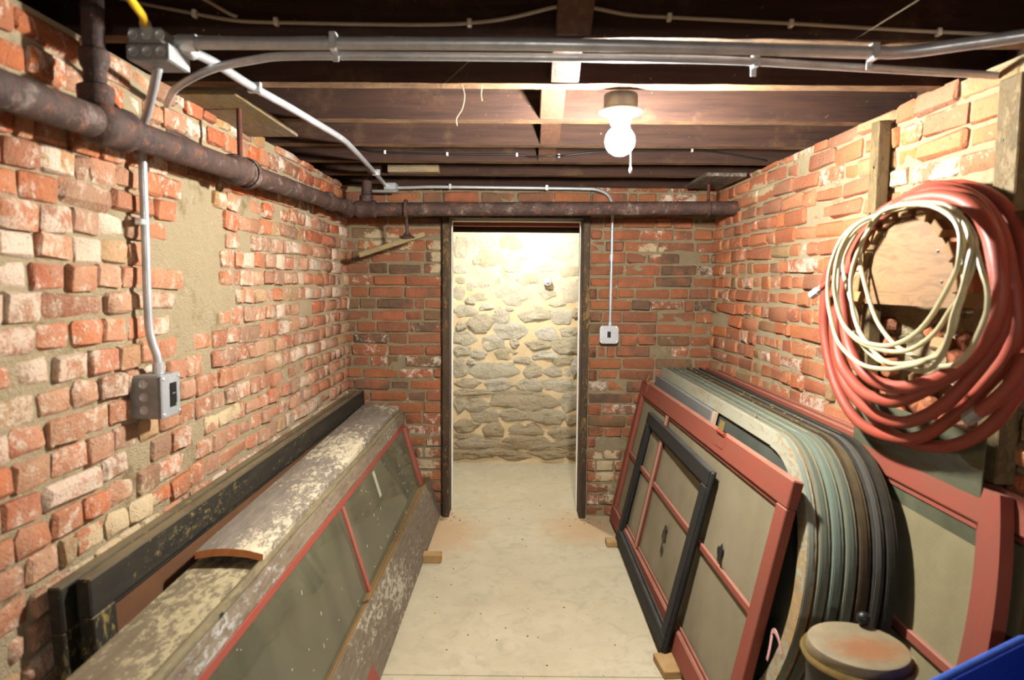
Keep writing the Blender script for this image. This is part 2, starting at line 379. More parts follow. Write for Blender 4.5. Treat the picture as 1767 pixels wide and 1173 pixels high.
# ---------------------------------------------------------------- floor, walls, ceiling
BACK = 4.04; XL = -1.0; XR = 1.155
floor = bx('floor', None, M['concrete'], (-2.2, -1.6, -.2), (2.4, 5.9, -.012), .001); tag(floor, kind='structure')
for y0, y1 in ((-1.6, 2.34), (2.34, 4.158), (4.158, 5.9)):
    bx('concrete_slab', floor, M['concrete'], (-2.1, y0 + .0022, -.011), (2.3, y1 - .0022, 0), .0018)

def brick_mesh(name, L, H, D, ch, jit, mats):
    b = B().box((-L / 2, -D, -H / 2), (L / 2, 0, H / 2), ch)
    for p in b.v:
        e = 1.0 if p.y > -D * .5 else .3
        p += Vector((random.uniform(-jit, jit), random.uniform(-jit, jit) * .8, random.uniform(-jit, jit))) * e
    o = b.obj(name, mats, None, True); me = o.data; bpy.data.objects.remove(o); return me
HEAD = .102; STRE = .205; BH = .058; BD = .05
VARS = {}
for side in BR:
    VARS[side] = {t: [brick_mesh('brick', L, BH, BD, random.choice((.006, .009, .012) if side != 'back' else (.004, .006, .008)), .0045 if side != 'back' else .003, BM[side][0]) for _ in range(12)]
                  for t, L in (('h', HEAD), ('s', STRE), ('q', .05))}

def brick_wall(name, side, mat, L, H, tfn, seed, skip, score, nmax, dz, slab_lo=0, holes=None, proud=.008, kind='structure', vis=lambda s, t: True):
    """mat: local x along the wall, y out of its face, z up.  The mortar bed is the wall object, every brick its child."""
    rnd = random.Random(seed)
    nx, nz = int((L - slab_lo) / .035), int(H / .035); V = []; F = []
    for j in range(nz + 1):
        for i in range(nx + 1):
            s, t = slab_lo + (L - slab_lo) * i / nx, H * j / nz
            y = -.005 + .006 * mnoise.noise(Vector((s * 9, t * 9, seed))) + .004 * mnoise.noise(Vector((s * 28, t * 28, seed)))
            if holes: y += holes(s, t)
            V.append((s, y, t))
    for j in range(nz):
        for i in range(nx):
            a = j * (nx + 1) + i; F.append((a, a + 1, a + nx + 2, a + nx + 1))
    b = B().add(V, F).box((slab_lo, -.34, 0), (L, -.16, H), .002)
    rim = [(slab_lo, 0, L, .001), (slab_lo, H - .001, L, H)]
    b.box((slab_lo, -.2, H - .02), (L, -.02, H), .001); b.box((slab_lo, -.2, 0), (slab_lo + .01, -.02, H), .001); b.box((L - .01, -.2, 0), (L, -.02, H), .001)
    wall = mesh_obj(name, b.v, b.f, BM[side][2], None, False); tag(wall, kind=kind)
    wall.matrix_world = mat
    bricks = []
    t = .006; row = 0
    while t + BH < H + .09:
        s = slab_lo + rnd.uniform(-.1, 0)
        while s < L:
            ty = tfn(s, t, row, rnd)
            base = dict(h=HEAD, s=STRE, q=.05)[ty]; ln = base * rnd.uniform(.90, 1.08)
            joint = rnd.uniform(.006, .013)
            if slab_lo == 0 and s < 0: s = .004
            rem = L - .004 - s
            if rem < .03: break
            if ln > rem or rem - ln < .045: ln = rem
            c = s + ln / 2
            if c - ln / 2 > slab_lo - .01:
                cz = t + BH / 2
                if not skip(c, cz, ln, rnd) and t + dz(c, cz) < H - .012:
                    # broken and eroded bricks are shorter or lower in places
                    sh = rnd.uniform(.92, 1.07) if rnd.random() > .08 else rnd.uniform(.75, .9)
                    bot = t + dz(c, cz); zc = cz + dz(c, cz) + rnd.uniform(-.002, .002)
                    if bot + BH > H + .006: sh = (H + .006 - bot) / BH; zc = (bot + H + .006) / 2
                    bricks.append((c, zc, ty, rnd.randrange(12), ln / base, sh,
                                   proud + rnd.uniform(-.006, .007) + (-.01 if rnd.random() < .06 else 0), rnd.uniform(-.022, .022), rnd.uniform(-.03, .03)))
            s += ln + joint
        t += .0690; row += 1
    bricks.sort(key=lambda k: -score(k[0], k[1]) if vis(k[0], k[1]) else 1e9)
    jv, jf = [], []
    for n, (c, cz, ty, v, sx, sz, y, ry, rzz) in enumerate(bricks):
        me = VARS[side][ty][v]
        m = Matrix.Translation((c, y, cz)) @ Matrix.Rotation(ry, 4, 'Y') @ Matrix.Rotation(rzz, 4, 'Z') @ Matrix.Diagonal((sx, 1, sz, 1))
        if n < nmax and vis(c, cz):
            o = bpy.data.objects.new('brick', me); COL.objects.link(o); o.parent = wall; o.matrix_local = m
        else:
            k = len(jv); jv += [m @ q_.co for q_ in me.vertices]; jf += [tuple(k + i for i in p.vertices) for p in me.polygons]
    if jv:
        o = mesh_obj('brickwork', jv, jf, BM[side][1], wall, True); o['kind'] = 'stuff'
    return wall

# left wall: local x runs from the back corner towards the camera
LL = 5.2
mL = Matrix(((0, 1, 0), (-1, 0, 0), (0, 0, 1))).to_4x4(); mL.translation = (XL, BACK, 0)
def droop(s, z): return -.055 * max(0.0, min(1.0, (z - 1.35) / .5)) * max(0.0, s - .9) / 1.8 if s < 3.5 else -.055 * max(0.0, min(1.0, (z - 1.35) / .5)) * 1.45
def inpatch(s, t, rnd):   # where mortar has been smeared over the brickwork
    d = math.hypot((s - 1.90) / .2, (t - 1.46) / .25)
    return d < .9 or (d < 1.1 and rnd.random() < .5)
def tl(s, t, row, r):
    if s < .75 and r.random() < .45: return 's'
    x = r.random(); return 'h' if x < .86 else ('s' if x < .93 else 'q')
brick_wall('wall_left', 'left', mL, LL, 1.96, tl, 3, lambda c, z, ln, r: inpatch(c, z, r) or r.random() < .01,
           lambda s, t: 1 / max(.2, (BACK - s)) ** 2, 300, droop, slab_lo=-.2, proud=.007,
           vis=lambda s, t: s < 2.78 and t > .70 + max(0, s - 2.3) * .0)
# right wall, splayed out a little towards the camera: local x runs from near to far so that y points into the room
ang = math.atan(.05 / 2.64)
LR = 5.2
mR = Matrix.Translation((XR, BACK, 0)) @ Matrix.Rotation(ang, 4, 'Z') @ Matrix(((0, -1, 0), (1, 0, 0), (0, 0, 1))).to_4x4() @ Matrix.Translation((-LR, 0, 0))
def hole(s, t):   # broken-out pocket behind the hanger
    yy = BACK - (LR - s)
    d = max(abs((yy - 1.93) / .27), abs((t - 1.17) / .185))
    return -.075 * max(0.0, min(1.0, (1.12 - d) / .15)) + (0.012 * mnoise.noise(Vector((s * 14, t * 14, 2))) if d < 1.1 else 0)
def skipR(c, z, ln, r):
    yy = BACK - (LR - c)
    return (abs(yy - 1.93) < .24 + ln * .3 and abs(z - 1.17) < .18) or r.random() < .008
def tr(s, t, row, r):
    d = LR - s; x = r.random()
    if d < 1.3: return 'h' if x < .62 else ('s' if x < .93 else 'q')
    return 's' if x < .62 else ('h' if x < .94 else 'q')
wR = brick_wall('wall_right', 'right', mR, LR, 1.955, tr, 8, skipR, lambda s, t: 1 / max(.2, BACK - LR + s) ** 2, 300,
           lambda s, z: droop(LR - s, z), slab_lo=0, holes=hole, proud=.005, vis=lambda s, t: LR - s < 2.75 and t > .80)
rr = random.Random(5)
for i in range(34):   # broken bricks left in the pocket
    yy = 1.93 + rr.uniform(-.24, .24); z = 1.17 + rr.uniform(-.165, .0 if i % 3 else .15)
    me = VARS['right'][rr.choice('hqh')][rr.randrange(12)]
    o = bpy.data.objects.new('broken_brick', me); COL.objects.link(o); o.parent = wR
    o.matrix_local = Matrix.Translation((LR - (BACK - yy), -.045 + rr.uniform(-.025, .02), z)) @ Matrix.Rotation(rr.uniform(-.6, .6), 4, 'Y') @ Matrix.Rotation(rr.uniform(-.7, .7), 4, 'X') @ Matrix.Diagonal((rr.uniform(.6, .9), .8, rr.uniform(.6, 1), 1))
# back wall in two piers either side of the doorway, one mortar bed each
DL, DR = -.432, .428
def tb(s, t, row, r):
    x = r.random(); return 's' if x < .50 else ('h' if x < .92 else 'q')
def back_pier(name, x0, x1, seed):
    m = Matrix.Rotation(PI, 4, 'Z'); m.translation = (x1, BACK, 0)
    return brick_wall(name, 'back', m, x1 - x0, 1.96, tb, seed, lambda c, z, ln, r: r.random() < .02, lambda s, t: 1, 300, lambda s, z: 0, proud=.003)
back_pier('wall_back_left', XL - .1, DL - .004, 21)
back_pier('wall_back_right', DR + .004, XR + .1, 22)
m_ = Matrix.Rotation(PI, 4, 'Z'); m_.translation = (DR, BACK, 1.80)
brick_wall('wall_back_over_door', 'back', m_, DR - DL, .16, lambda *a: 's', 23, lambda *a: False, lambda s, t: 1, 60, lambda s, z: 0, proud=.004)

# rubble wall of the passage beyond the door
SY = 5.27
V = []; F = []; nx, nz = 90, 56
for j in range(nz + 1):
    for i in range(nx + 1):
        x, z = -1.6 + 3.2 * i / nx, 2.1 * j / nz
        V.append((x, SY - .004 + .010 * mnoise.noise(Vector((x * 6, z * 6, 4))) + .006 * mnoise.noise(Vector((x * 22, z * 22, 1))), z))
for j in range(nz):
    for i in range(nx):
        a = j * (nx + 1) + i; F.append((a, a + nx + 1, a + nx + 2, a + 1))
b = B().add(V, F).box((-1.6, SY + .05, 0), (1.6, SY + .3, 2.1)).box((-1.6, SY, 2.08), (1.6, SY + .1, 2.1))
wall_far = mesh_obj('wall_far', b.v, [f[::-1] if i < nx * nz else f for i, f in enumerate(b.f)], M['stone_mortar'], None, True); tag(wall_far, kind='structure')
STONES = [(-424,1693,140,168,0),(-246,1733,202,122,0),(-45,1719,187,122,0),(188,1713,264,106,0),(397,1738,140,60,0),(-206,1602,203,137,0),(-308,1586,63,92,0),(-28,1558,172,129,0),(65,1628,124,69,0),(182,1598,71,64,1),(360,1630,233,90,0),(260,1536,234,67,0),(-432,1508,109,61,0),(-432,1428,93,53,0),(-284,1432,219,153,0),(-112,1441,125,108,0),(74,1442,203,99,0),(-18,1318,298,153,0),(231,1324,149,92,0),(426,1352,142,146,0),(408,1499,156,92,0),(-439,1322,94,93,0),(-264,1304,172,64,0),(-353,1268,78,54,0),(-221,1222,117,46,0),(-400,1195,188,89,0),(-118,1150,150,131,0),(-48,1205,63,34,0),(132,1174,259,123,0),(351,1149,173,108,0),(318,1253,142,54,0),(460,1173,63,70,0),(-282,1094,220,121,0),(-23,1040,299,115,0),(243,1022,174,101,0),(415,1029,142,74,0),(-423,1069,78,62,0),(-391,978,181,93,0),(-187,945,236,120,0),(-11,945,79,78,0),(158,932,205,85,0),(393,934,190,116,0),(-415,880,142,90,0),(-278,856,126,70,0),(-85,862,174,90,0),(49,812,142,51,0),(237,849,204,58,0),(-438,754,134,141,0),(-348,794,71,50,0),(-162,730,371,136,0),(128,730,151,125,0),(363,811,166,70,0),(462,764,65,142,0),(318,724,213,85,0),(-376,625,221,70,0),(-122,623,245,90,0),(114,621,206,93,0),(350,617,269,101,0),(-335,556,300,50,0),(76,499,491,136,0),(415,490,176,166,0),(-312,463,229,110,0),(-438,462,111,127,0),(-232,372,206,91,0),(5,386,262,118,0),(274,364,255,107,0),(-390,291,206,92,0),(-168,261,167,108,0),(86,263,310,90,0),(371,245,254,78,0),(-438,210,127,44,0),(441,347,88,87,0),(-310,163,358,110,0),(87,162,366,96,0),(403,169,191,71,0),(-127,84,302,56,0),(246,81,319,62,0),(-389,68,191,59,0),(-390,138,254,63,0),(-104,134,286,65,0),(182,144,238,66,0),(404,150,176,63,0),(-310,62,302,65,0),(-7,54,271,65,0),(262,64,239,62,0),(-453,57,96,64,0),(453,66,112,63,0)]
def stone_mesh(seed):
    r = random.Random(seed * 7 + 1); bm = bmesh.new(); bmesh.ops.create_grid(bm, x_segments=13, y_segments=10, size=.5)
    nc = r.choice((5, 6, 6, 7)); ca = sorted(2 * PI * (k + r.uniform(-.28, .28)) / nc for k in range(nc)); cr = [r.uniform(.88, 1.12) for _ in ca]
    pc = []
    for a, k in zip(ca, cr):
        m = max(abs(math.cos(a)), abs(math.sin(a))); q_ = (abs(math.cos(a)) ** 4 + abs(math.sin(a)) ** 4) ** -.25
        pc.append(Vector((math.cos(a) * q_ * k, math.sin(a) * q_ * k, 0)))
    def edge(a):       # distance to the outline in direction a
        d = Vector((math.cos(a), math.sin(a), 0)); best = 1.0
        for i in range(nc):
            p, q2 = pc[i], pc[(i + 1) % nc]; e = q2 - p; den = d.x * e.y - d.y * e.x
            if abs(den) < 1e-6: continue
            t = (p.x * e.y - p.y * e.x) / den; u = (p.x * d.y - p.y * d.x) / den
            if t > 0 and -.001 <= u <= 1.001: best = t; break
        return best
    for v in bm.verts:
        x, z = v.co.x * 2, v.co.y * 2; d = max(abs(x), abs(z)); a = math.atan2(z, x)
        R_ = edge(a) * (1 + .10 * mnoise.noise(Vector((math.cos(a) * 3, math.sin(a) * 3, seed * 3.1))))
        X, Z = math.cos(a) * R_ * d, math.sin(a) * R_ * d
        plate = .75 + .45 * mnoise.noise(Vector((X * 1.3, Z * 1.3, seed))) + .30 * abs(mnoise.noise(Vector((X * 3.4, Z * 3.4, seed + 9)))) + .14 * mnoise.noise(Vector((X * 9, Z * 9, seed))) - .18 * Z
        y = -(1 - d ** 5) * plate + (.35 if d > .98 else 0)
        v.co = Vector((X * .5, y, Z * .5))
    bmesh.ops.recalc_face_normals(bm, faces=bm.faces)
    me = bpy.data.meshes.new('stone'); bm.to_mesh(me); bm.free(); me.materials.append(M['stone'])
    if sum(p.normal.y for p in me.polygons) > 0: me.flip_normals()
    me.polygons.foreach_set('use_smooth', [True] * len(me.polygons)); me.set_sharp_from_angle(angle=math.radians(32)); return me
SM = [stone_mesh(i) for i in range(22)]
SO = SM[0].copy(); SO.materials.clear(); SO.materials.append(M['orange_stone'])
rs = random.Random(2)
lst = [tuple(v / 1000 for v in s[:4]) + (s[4],) for s in STONES]
for side in (-1, 1):     # the wall goes on behind the jambs
    z = .06
    while z < 2.0:
        h = rs.uniform(.06, .12); x = .50
        while x < 1.5:
            wd = rs.uniform(.14, .3); lst.append((side * (x + wd / 2), z + rs.uniform(-.01, .01), wd - .015, h, 0)); x += wd
        z += h + .012
z = 1.86; x = -.5
while x < .5:
    wd = rs.uniform(.15, .25); lst.append((x + wd / 2, z, wd - .02, .12, 0)); lst.append((x + wd / 2 - .05, z + .13, wd - .02, .1, 0)); x += wd
for i, (x, z, wd, h, org) in enumerate(lst):
    o = bpy.data.objects.new('stone', SO if org else SM[i % 22]); COL.objects.link(o); o.parent = wall_far
    sy = rs.uniform(.018, .034) * (.6 if z > 1.3 else 1.0)
    o.matrix_local = Matrix.Translation((x, SY + .004, z)) @ Matrix.Rotation(rs.uniform(-.06, .06) * (1.5 if wd < .2 else .5), 4, 'Y') @ Matrix.Diagonal((wd * 1.27 * (1 if i % 2 else -1), sy * (1 if org == 0 else .5), h * 1.42, 1))
for s_ in (-1, 1):
    tag(bx('wall_passage', None, M['stone_mortar'], (s_ * 1.6, BACK + .2, 0), (s_ * 1.8, SY + .3, 2.1), .002), kind='structure')

# ceiling: deck boards on joists
ceiling = bx('ceiling', None, M['joist'], (-1.6, -1.6, 2.20), (1.8, 5.6, 2.24), .001); tag(ceiling, kind='structure')
JY = [-.77, -.37, .02, .42, .82, 1.21, 1.61, 1.968, 2.396, 2.818, 3.20, 3.586, 3.985, 4.45, 4.85]
for i in range(16):
    y = -1.2 + i * .42; bx('floorboard', ceiling, M['joist'], (-1.58, y, 2.178), (1.78, y + .412, 2.199), .002)
for y in JY:
    x0, x1 = -1.3, 1.5
    n = 36; V = []; F = []; fm = []
    dep = .056
    for i in range(n + 1):       # rough sawn underside, uneven arrises
        x = x0 + (x1 - x0) * i / n
        a = .004 * mnoise.noise(Vector((x * 5, y, 0))); c_ = .003 * mnoise.noise(Vector((x * 17, y, 5)))
        V += [(x, y + a, 1.96 + c_), (x, y + dep + c_, 1.96 + a * .6), (x, y + dep, 2.18), (x, y, 2.18), (x, y + a * .5 - .0, 1.967 + c_)]
    for i in range(n):
        o = i * 5; p = o + 5
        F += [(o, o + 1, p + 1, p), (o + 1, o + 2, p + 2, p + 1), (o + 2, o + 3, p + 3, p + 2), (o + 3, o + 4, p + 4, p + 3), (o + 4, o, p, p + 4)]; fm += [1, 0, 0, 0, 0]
    F += [(0, 4, 3, 2, 1), (n * 5, n * 5 + 1, n * 5 + 2, n * 5 + 3, n * 5 + 4)]; fm += [0, 0]
    o = mesh_obj('joist', V, F, [M['joist'], M['under']], ceiling, False, fm)
    bm = bmesh.new(); bm.from_mesh(o.data); bmesh.ops.recalc_face_normals(bm, faces=bm.faces); bm.to_mesh(o.data); bm.free()
strut_m = flaked('bridging_timber', '#4f3222', '#38241a', .4, 'z', '#5a3e2c')
for y, x, f in ((1.61, .125, 1), (1.968, .13, 1), (2.396, .115, 1), (2.818, .13, 1), (3.2, .135, 1)):
    # the foot of each cross-bridging strut stands against the joist's near face, its head leans back to the joist before
    prev = JY[JY.index(y) - 1] + .056
    A = Vector((x, y - .012, 1.985)); D = Vector((x, prev + .012, 2.165))
    mm = frame_mat(A, (1, 0, 0), D - A)
    bb = B().box((-.04, -.016, -.02), (.04, .016, (D - A).length), .003, 0, mm).obj('bridging_strut', strut_m, ceiling)
for x0, x1 in ((-1.62, -1.42), (1.62, 1.8)):
    tag(bx('wall_rim', None, M['joist'], (x0, -1.6, 1.9), (x1, 5.6, 2.2), .002), kind='structure')  # unseen closing boxes, added to block world light at the joist ends
# bay closers added to keep world light out, set back on top of the brickwork
tag(bx('bay_block_left', None, M['joist'], (-1.42, -1.2, 1.962), (-1.2, 4.0, 2.17), .003), kind='structure')
tag(bx('bay_block_right', None, M['joist'], (1.36, -1.2, 1.962), (1.55, 4.0, 2.17), .003), kind='structure')

# ---------------------------------------------------------------- door frame
door = empty('door_1', (0, BACK, 0)); tag(door, kind='structure')
jm = flaked('dark_stained_jamb', '#2a2018', '#6b5334', .62, 'z', '#7a6038', dust=None)
def jamb(x0, x1): return bx('jamb', door, jm, (x0, -.045, 0), (x1, .15, 1.779), .004, .0012)
jamb(-.431, -.392); jamb(.386, .427)
bx('head', door, jm, (-.431, -.045, 1.778), (.427, .15, 1.845), .004)
for x0, x1 in ((-.392, -.386), (.380, .386)): tag(bx('edge_strip', door, M['whitewood'], (x0, .10, .0), (x1, .15, 1.771), .001), 'thin white strip along the inner edge')
bx('edge_strip', door, M['whitewood'], (-.392, .10, 1.771), (.386, .15, 1.778), .001)
tag(bx('lintel', door, flaked('red_lintel', '#8e4630', '#6b4436', .8), (-.7, .205, 1.7535), (.7, .27, 1.85), .003), 'reddish lintel plate')
tag(bx('lintel', door, M['joist'], (-.7, .40, 1.732), (.7, .46, 1.9), .003), 'dark timber lintel')
B().box((-.44, -.03, 1.835), (.44, .1, 1.86)).obj('head_trim', jm, door)

# ---------------------------------------------------------------- lamps
def bulb_lamp(x, y, ztop, strength, label, chain=True, R=.044):
    t = empty('ceiling_lamp', (x, y, ztop), label, 'lamp')
    B().lathe([(.048, 0), (.05, -.004), (.05, -.040), (.046, -.042)], 24).obj('outlet_box', M['galv_dark'], t, True)
    B().lathe([(.05, -.042), (.062, -.046), (.064, -.052), (.05, -.058), (.034, -.066), (.028, -.088), (.022, -.09)], 28).obj('lamp_holder', M['porcelain'], t, True)
    prof = [(.014, -.085), (.016, -.094)]
    zc = -.094 - R * .92
    for k in range(1, 12):
        a = PI * k / 12 * .97 + .28 * (1 - k / 12)
        prof.append((R * math.sin(a), zc + R * math.cos(a)))
    prof.append((.002, zc - R))
    o = B().lathe(prof, 24).obj('bulb', emit_mat('lit_bulb', BULB_COL, strength), t, True)
    if chain:
        pts = [(.022, -.02, -.075), (.027, -.022, -.12), (.029, -.02, -.17), (.030, -.018, -.215)]
        B().tube(spline(pts, 5), .0012, 6).obj('pull_chain', M['clip'], t)
        B().lathe([(.001, -.232), (.004, -.228), (.004, -.216), (.001, -.212)], 8, Matrix.Translation((.030, -.018, 0))).obj('pull_knob', M['clip'], t, True)
    return t
bulb_lamp(.305, 2.075, 1.96, BULB, 'lit bare globe bulb with pull chain in a white lampholder under the joists')
bulb_lamp(.05, 4.60, 2.0, BULB_FAR, 'bare bulb hidden above the doorway that lights the stone wall', False)
bulb_lamp(.25, -1.15, 1.96, BULB * .26, 'added unseen fill bulb on the ceiling behind the viewpoint')  # unseen lamp added to brighten the near conduits

# ---------------------------------------------------------------- iron drain pipes
def pipe(name, label, pts, r, hubs, cat='pipe', group=None):
    o = B().tube(pts, r, 20).obj(name, M['rust'], None, True); tag(o, label, cat, group)
    P = [Vector(p) for p in pts]
    for (i, f, L, k) in hubs:      # hub: belled collar on segment i at fraction f
        a, b = P[i], P[i + 1]; c = a.lerp(b, f); m = frame_mat(c, (b - a).cross(Vector((0, 0, 1))) if abs((b - a).normalized().z) < .9 else (1, 0, 0), b - a)
        R = r * k
        B().lathe([(r * .99, -L / 2 - .01), (R * .98, -L / 2), (R * 1.05, -L / 2 + .012), (R * 1.05, -L / 2 + .024), (R, -L / 2 + .03), (R, L / 2 - .022), (R * 1.07, L / 2 - .016), (R * 1.07, L / 2), (r * .99, L / 2 + .008)], 24, m).obj('hub', M['rust'], o, True)
    return o
pL0, pL1 = Vector((-.909, -.4, 1.690)), Vector((-.893, 3.64, 1.792))
pipe('drain_pipe', 'thick rusty iron drain pipe running along the left brick wall', [pL0, pL1], .0345, [(0, .479, .11, 1.3), (0, .644, .06, 1.3), (0, .668, .018, 1.4), (0, .908, .07, 1.18), (0, .988, .06, 1.15)])
pipe('drain_pipe', 'rusty iron drain pipe crossing the back wall above the doorway', [(-.93, 3.665, 1.788), (-.5, 3.66, 1.79), (1.22, 3.655, 1.808)], .036, [(0, .3, .10, 1.2), (0, .05, .06, 1.18)])
pipe('vent_pipe', 'upright rusty iron pipe rising from the left drain pipe to the ceiling', [(-.907, 1.50, 1.745), (-.907, 1.50, 2.17)], .0225, [(0, .12, .035, 1.5), (0, .30, .03, 1.25)])
pipe('vent_pipe', 'short rusty iron pipe rising in the left back corner', [(-.805, 3.69, 1.82), (-.80, 3.72, 2.15)], .027, [(0, .06, .04, 1.25)])
pipe('branch_pipe', 'short rusty pipe slanting up into the left brick wall', [(-.905, 2.20, 1.76), (-1.02, 2.0, 1.83)], .018, [])
def hanger(name, label, x, y, z0, z1, rp, clampz):
    o = B().tube([(x, y, z1), (x, y, z0)], .008, 10).obj(name, M['rust_rod'], None, True); tag(o, label, 'hanger', 'pipe hangers')
    pts = [(x, y + rp * math.cos(a), clampz + rp * math.sin(a)) for a in [2 * PI * k / 24 for k in range(24)]]
    B().tube(pts, .007, 6, closed=True).obj('clamp_ring', M['rust'], o, True)
    return o
o = B().tube([(-.875, 2.19, 1.95), (-.875, 2.19, 1.785)], .0085, 10).obj('hanger_rod', M['rust_rod'], None, True); tag(o, 'thin rusty rod holding the left drain pipe under the ceiling board', 'hanger')
B().lathe([(.040, -.01), (.044, -.008), (.044, .008), (.040, .01)], 24, frame_mat((-.8995, 2.19, 1.755), (1, 0, 0), pL1 - pL0)).obj('clamp_ring', M['rust_rod'], o, True)
o = hanger('pipe_hanger', 'rusty hanger hung from the small board by the right wall', 1.01, 3.657, 1.80, 1.93, .042, 1.806)
o = B().tube([(-.588, 3.66, 1.80), (-.588, 3.70, 1.645)], .009, 8).obj('pipe_bracket', M['rust'], None, True); tag(o, 'rusty bracket under the back drain pipe holding a stick', 'bracket')
B().tube([(-.588, 3.66 + .042 * math.cos(a), 1.79 + .042 * math.sin(a)) for a in [2 * PI * k / 24 for k in range(24)]], .010, 8, closed=True).obj('clamp_ring', M['rust'], o, True)
B().lathe([(.04, 0), (.042, .006), (.02, .016), (.014, .03)], 16, Matrix.Translation((-.588, 3.70, 1.64))).obj('flange', M['rust'], o, True)
m = frame_mat((-.85, 3.72, 1.545), (.355, .0, .118), (-.118, 0, .355))
o = B().box((0, -.022, -.012), (.375, .022, .014), .003, .001, m).obj('wooden_stick', flaked('yellowed_stick', '#8d7a4c', '#5f5236', .6, 'x'), None); tag(o, 'short weathered wooden stick tilted under the back drain pipe', 'stick')
bn = B()
for k in (.20, .215, .30, .315): bn.tube([m @ Vector((k, -.01, -.01)), m @ Vector((k + .004, -.012, -.035))], .0016, 5)
bn.obj('nails', M['rust_rod'], o)['kind'] = 'stuff'
# boards under the ceiling
o = bx('ceiling_board', None, flaked('aged_board', '#7d6b40', '#4d3d26', .5, 'y'), (-1.0, 2.03, 1.94), (-.82, 2.60, 1.957), .002, .001); tag(o, 'mouldy flat board under the joists at the left wall', 'board')
o = bx('ceiling_board', None, flaked('grey_board', '#4a4238', '#2c261f', .5, 'y'), (.93, 3.42, 1.935), (1.13, 3.86, 1.953), .002, .001); tag(o, 'small dark board under the joists in the far right corner', 'board')
o = bx('batten', None, flaked('pale_batten', '#8d7a52', '#5c4b30', .5, 'x'), (-.66, 3.52, 1.962), (-.40, 3.584, 2.0), .002, .001); tag(o, 'short pale batten fixed to a far joist near the left corner', 'batten')

# ---------------------------------------------------------------- conduits, boxes, cables
def tube_thing(name, label, cat, pts, r, mat, k=6, group=None, smooth_path=True, n=12):
    o = B().tube(spline(pts, k) if smooth_path else pts, r, n).obj(name, mat, None, True); return tag(o, label, cat, group)
def strap(parent, x, y, z, r, along='x', drop=True):
    b = B()
    if along == 'x':
        b.box((x - .008, y - r - .003, z - r - .003), (x + .008, y + r + .003, z + r + .008), .002)
        if drop: b.box((x - .007, y + r, z - r - .020), (x + .007, y + r + .004, z - r), .001)
    elif along == 'y': b.box((x - r - .003, y - .008, z - r - .003), (x + r + .012, y + .008, z + r + .004), .002)
    elif along == 'zl': b.box((x - .012, y - r - .018, z - .008), (x + r * .6, y + r + .003, z + .008), .002)
    else: b.box((x - r - .012, y - r - .003, z - .008), (x + r + .003, y + .01, z + .008), .002)
    b.obj('strap', M['zinc'], parent)
c1 = tube_thing('conduit', 'thick galvanised conduit crossing under the nearest joist', 'conduit',
    [(-.755, 1.605, 1.942), (-.5, 1.603, 1.942), (0, 1.60, 1.942), (.5, 1.62, 1.942), (.80, 1.64, 1.942), (.90, 1.636, 1.942), (.99, 1.60, 1.945), (1.09, 1.555, 1.948), (1.19, 1.50, 1.95)], .0145, M['galv'])
for x, y in ((-.42, 1.603), (.825, 1.641)): strap(c1, x, y, 1.942, .0145)
B().tube([(-.775, 1.605, 1.942), (-.735, 1.605, 1.942)], .019, 16).obj('connector', M['zinc'], c1, True)
c2 = tube_thing('conduit', 'thinner galvanised conduit running just behind the thick one', 'conduit',
    [(-.97, 1.93, 1.885), (-.88, 1.80, 1.895), (-.74, 1.68, 1.905), (-.62, 1.645, 1.918), (-.52, 1.637, 1.925), (-.2, 1.637, 1.926), (.42, 1.648, 1.926), (.75, 1.69, 1.926), (1.19, 1.755, 1.926)], .0095, M['galv'])
for x, y in ((.56, 1.664),): strap(c2, x, y, 1.926, .0095)
c3 = tube_thing('conduit', 'galvanised conduit bending across the ceiling from the junction box to the back wall', 'conduit',
    [(-.772, 1.63, 1.935), (-.760, 1.75, 1.945), (-.748, 1.95, 1.946), (-.715, 2.2, 1.946), (-.694, 2.40, 1.946), (-.672, 2.62, 1.946), (-.672, 2.80, 1.946), (-.70, 3.3, 1.946), (-.735, 3.86, 1.944)], .0115, M['galv'])
strap(c3, -.748, 1.975, 1.946, .0115, 'y'); strap(c3, -.706, 3.45, 1.946, .0115, 'y')
B().tube([(-.775, 1.60, 1.935), (-.768, 1.66, 1.937)], .016, 14).obj('connector', M['zinc'], c3, True)
c4 = tube_thing('conduit', 'thin conduit along the top of the back wall, bending down to the light switch', 'conduit',
    [(-.68, 3.93, 1.938), (-.60, 3.93, 1.94), (-.45, 3.935, 1.945), (0, 3.95, 1.945), (.38, 3.97, 1.945), (.46, 3.975, 1.94), (.52, 3.985, 1.915), (.548, 4.0, 1.87), (.554, 4.01, 1.80), (.555, 4.012, 1.6), (.553, 4.012, 1.155)], .0095, M['galv'])
for x, y in ((-.38, 3.937), (.17, 3.96)): strap(c4, x, y, 1.945, .0095, drop=False)
B().tube([(.554, 4.012, 1.575), (.554, 4.012, 1.535)], .0135, 14).obj('coupling', M['zinc'], c4, True)
B().tube([(.553, 4.012, 1.18), (.553, 4.012, 1.15)], .0135, 14).obj('connector', M['zinc'], c4, True)
c5 = tube_thing('conduit', 'galvanised conduit dropping down the left brick wall to the outlet box', 'conduit',
    [(-.83, 1.62, 1.90), (-.85, 1.64, 1.87), (-.93, 1.75, 1.82), (-.963, 1.785, 1.79), (-.968, 1.79, 1.72), (-.968, 1.79, 1.5), (-.968, 1.79, 1.30), (-.962, 1.793, 1.24), (-.952, 1.797, 1.20), (-.95, 1.797, 1.155)], .0105, M['galv'])
strap(c5, -.968, 1.79, 1.552, .0105, 'zl'); B().tube([(-.95, 1.797, 1.185), (-.95, 1.797, 1.155)], .0145, 14).obj('connector', M['zinc'], c5, True)
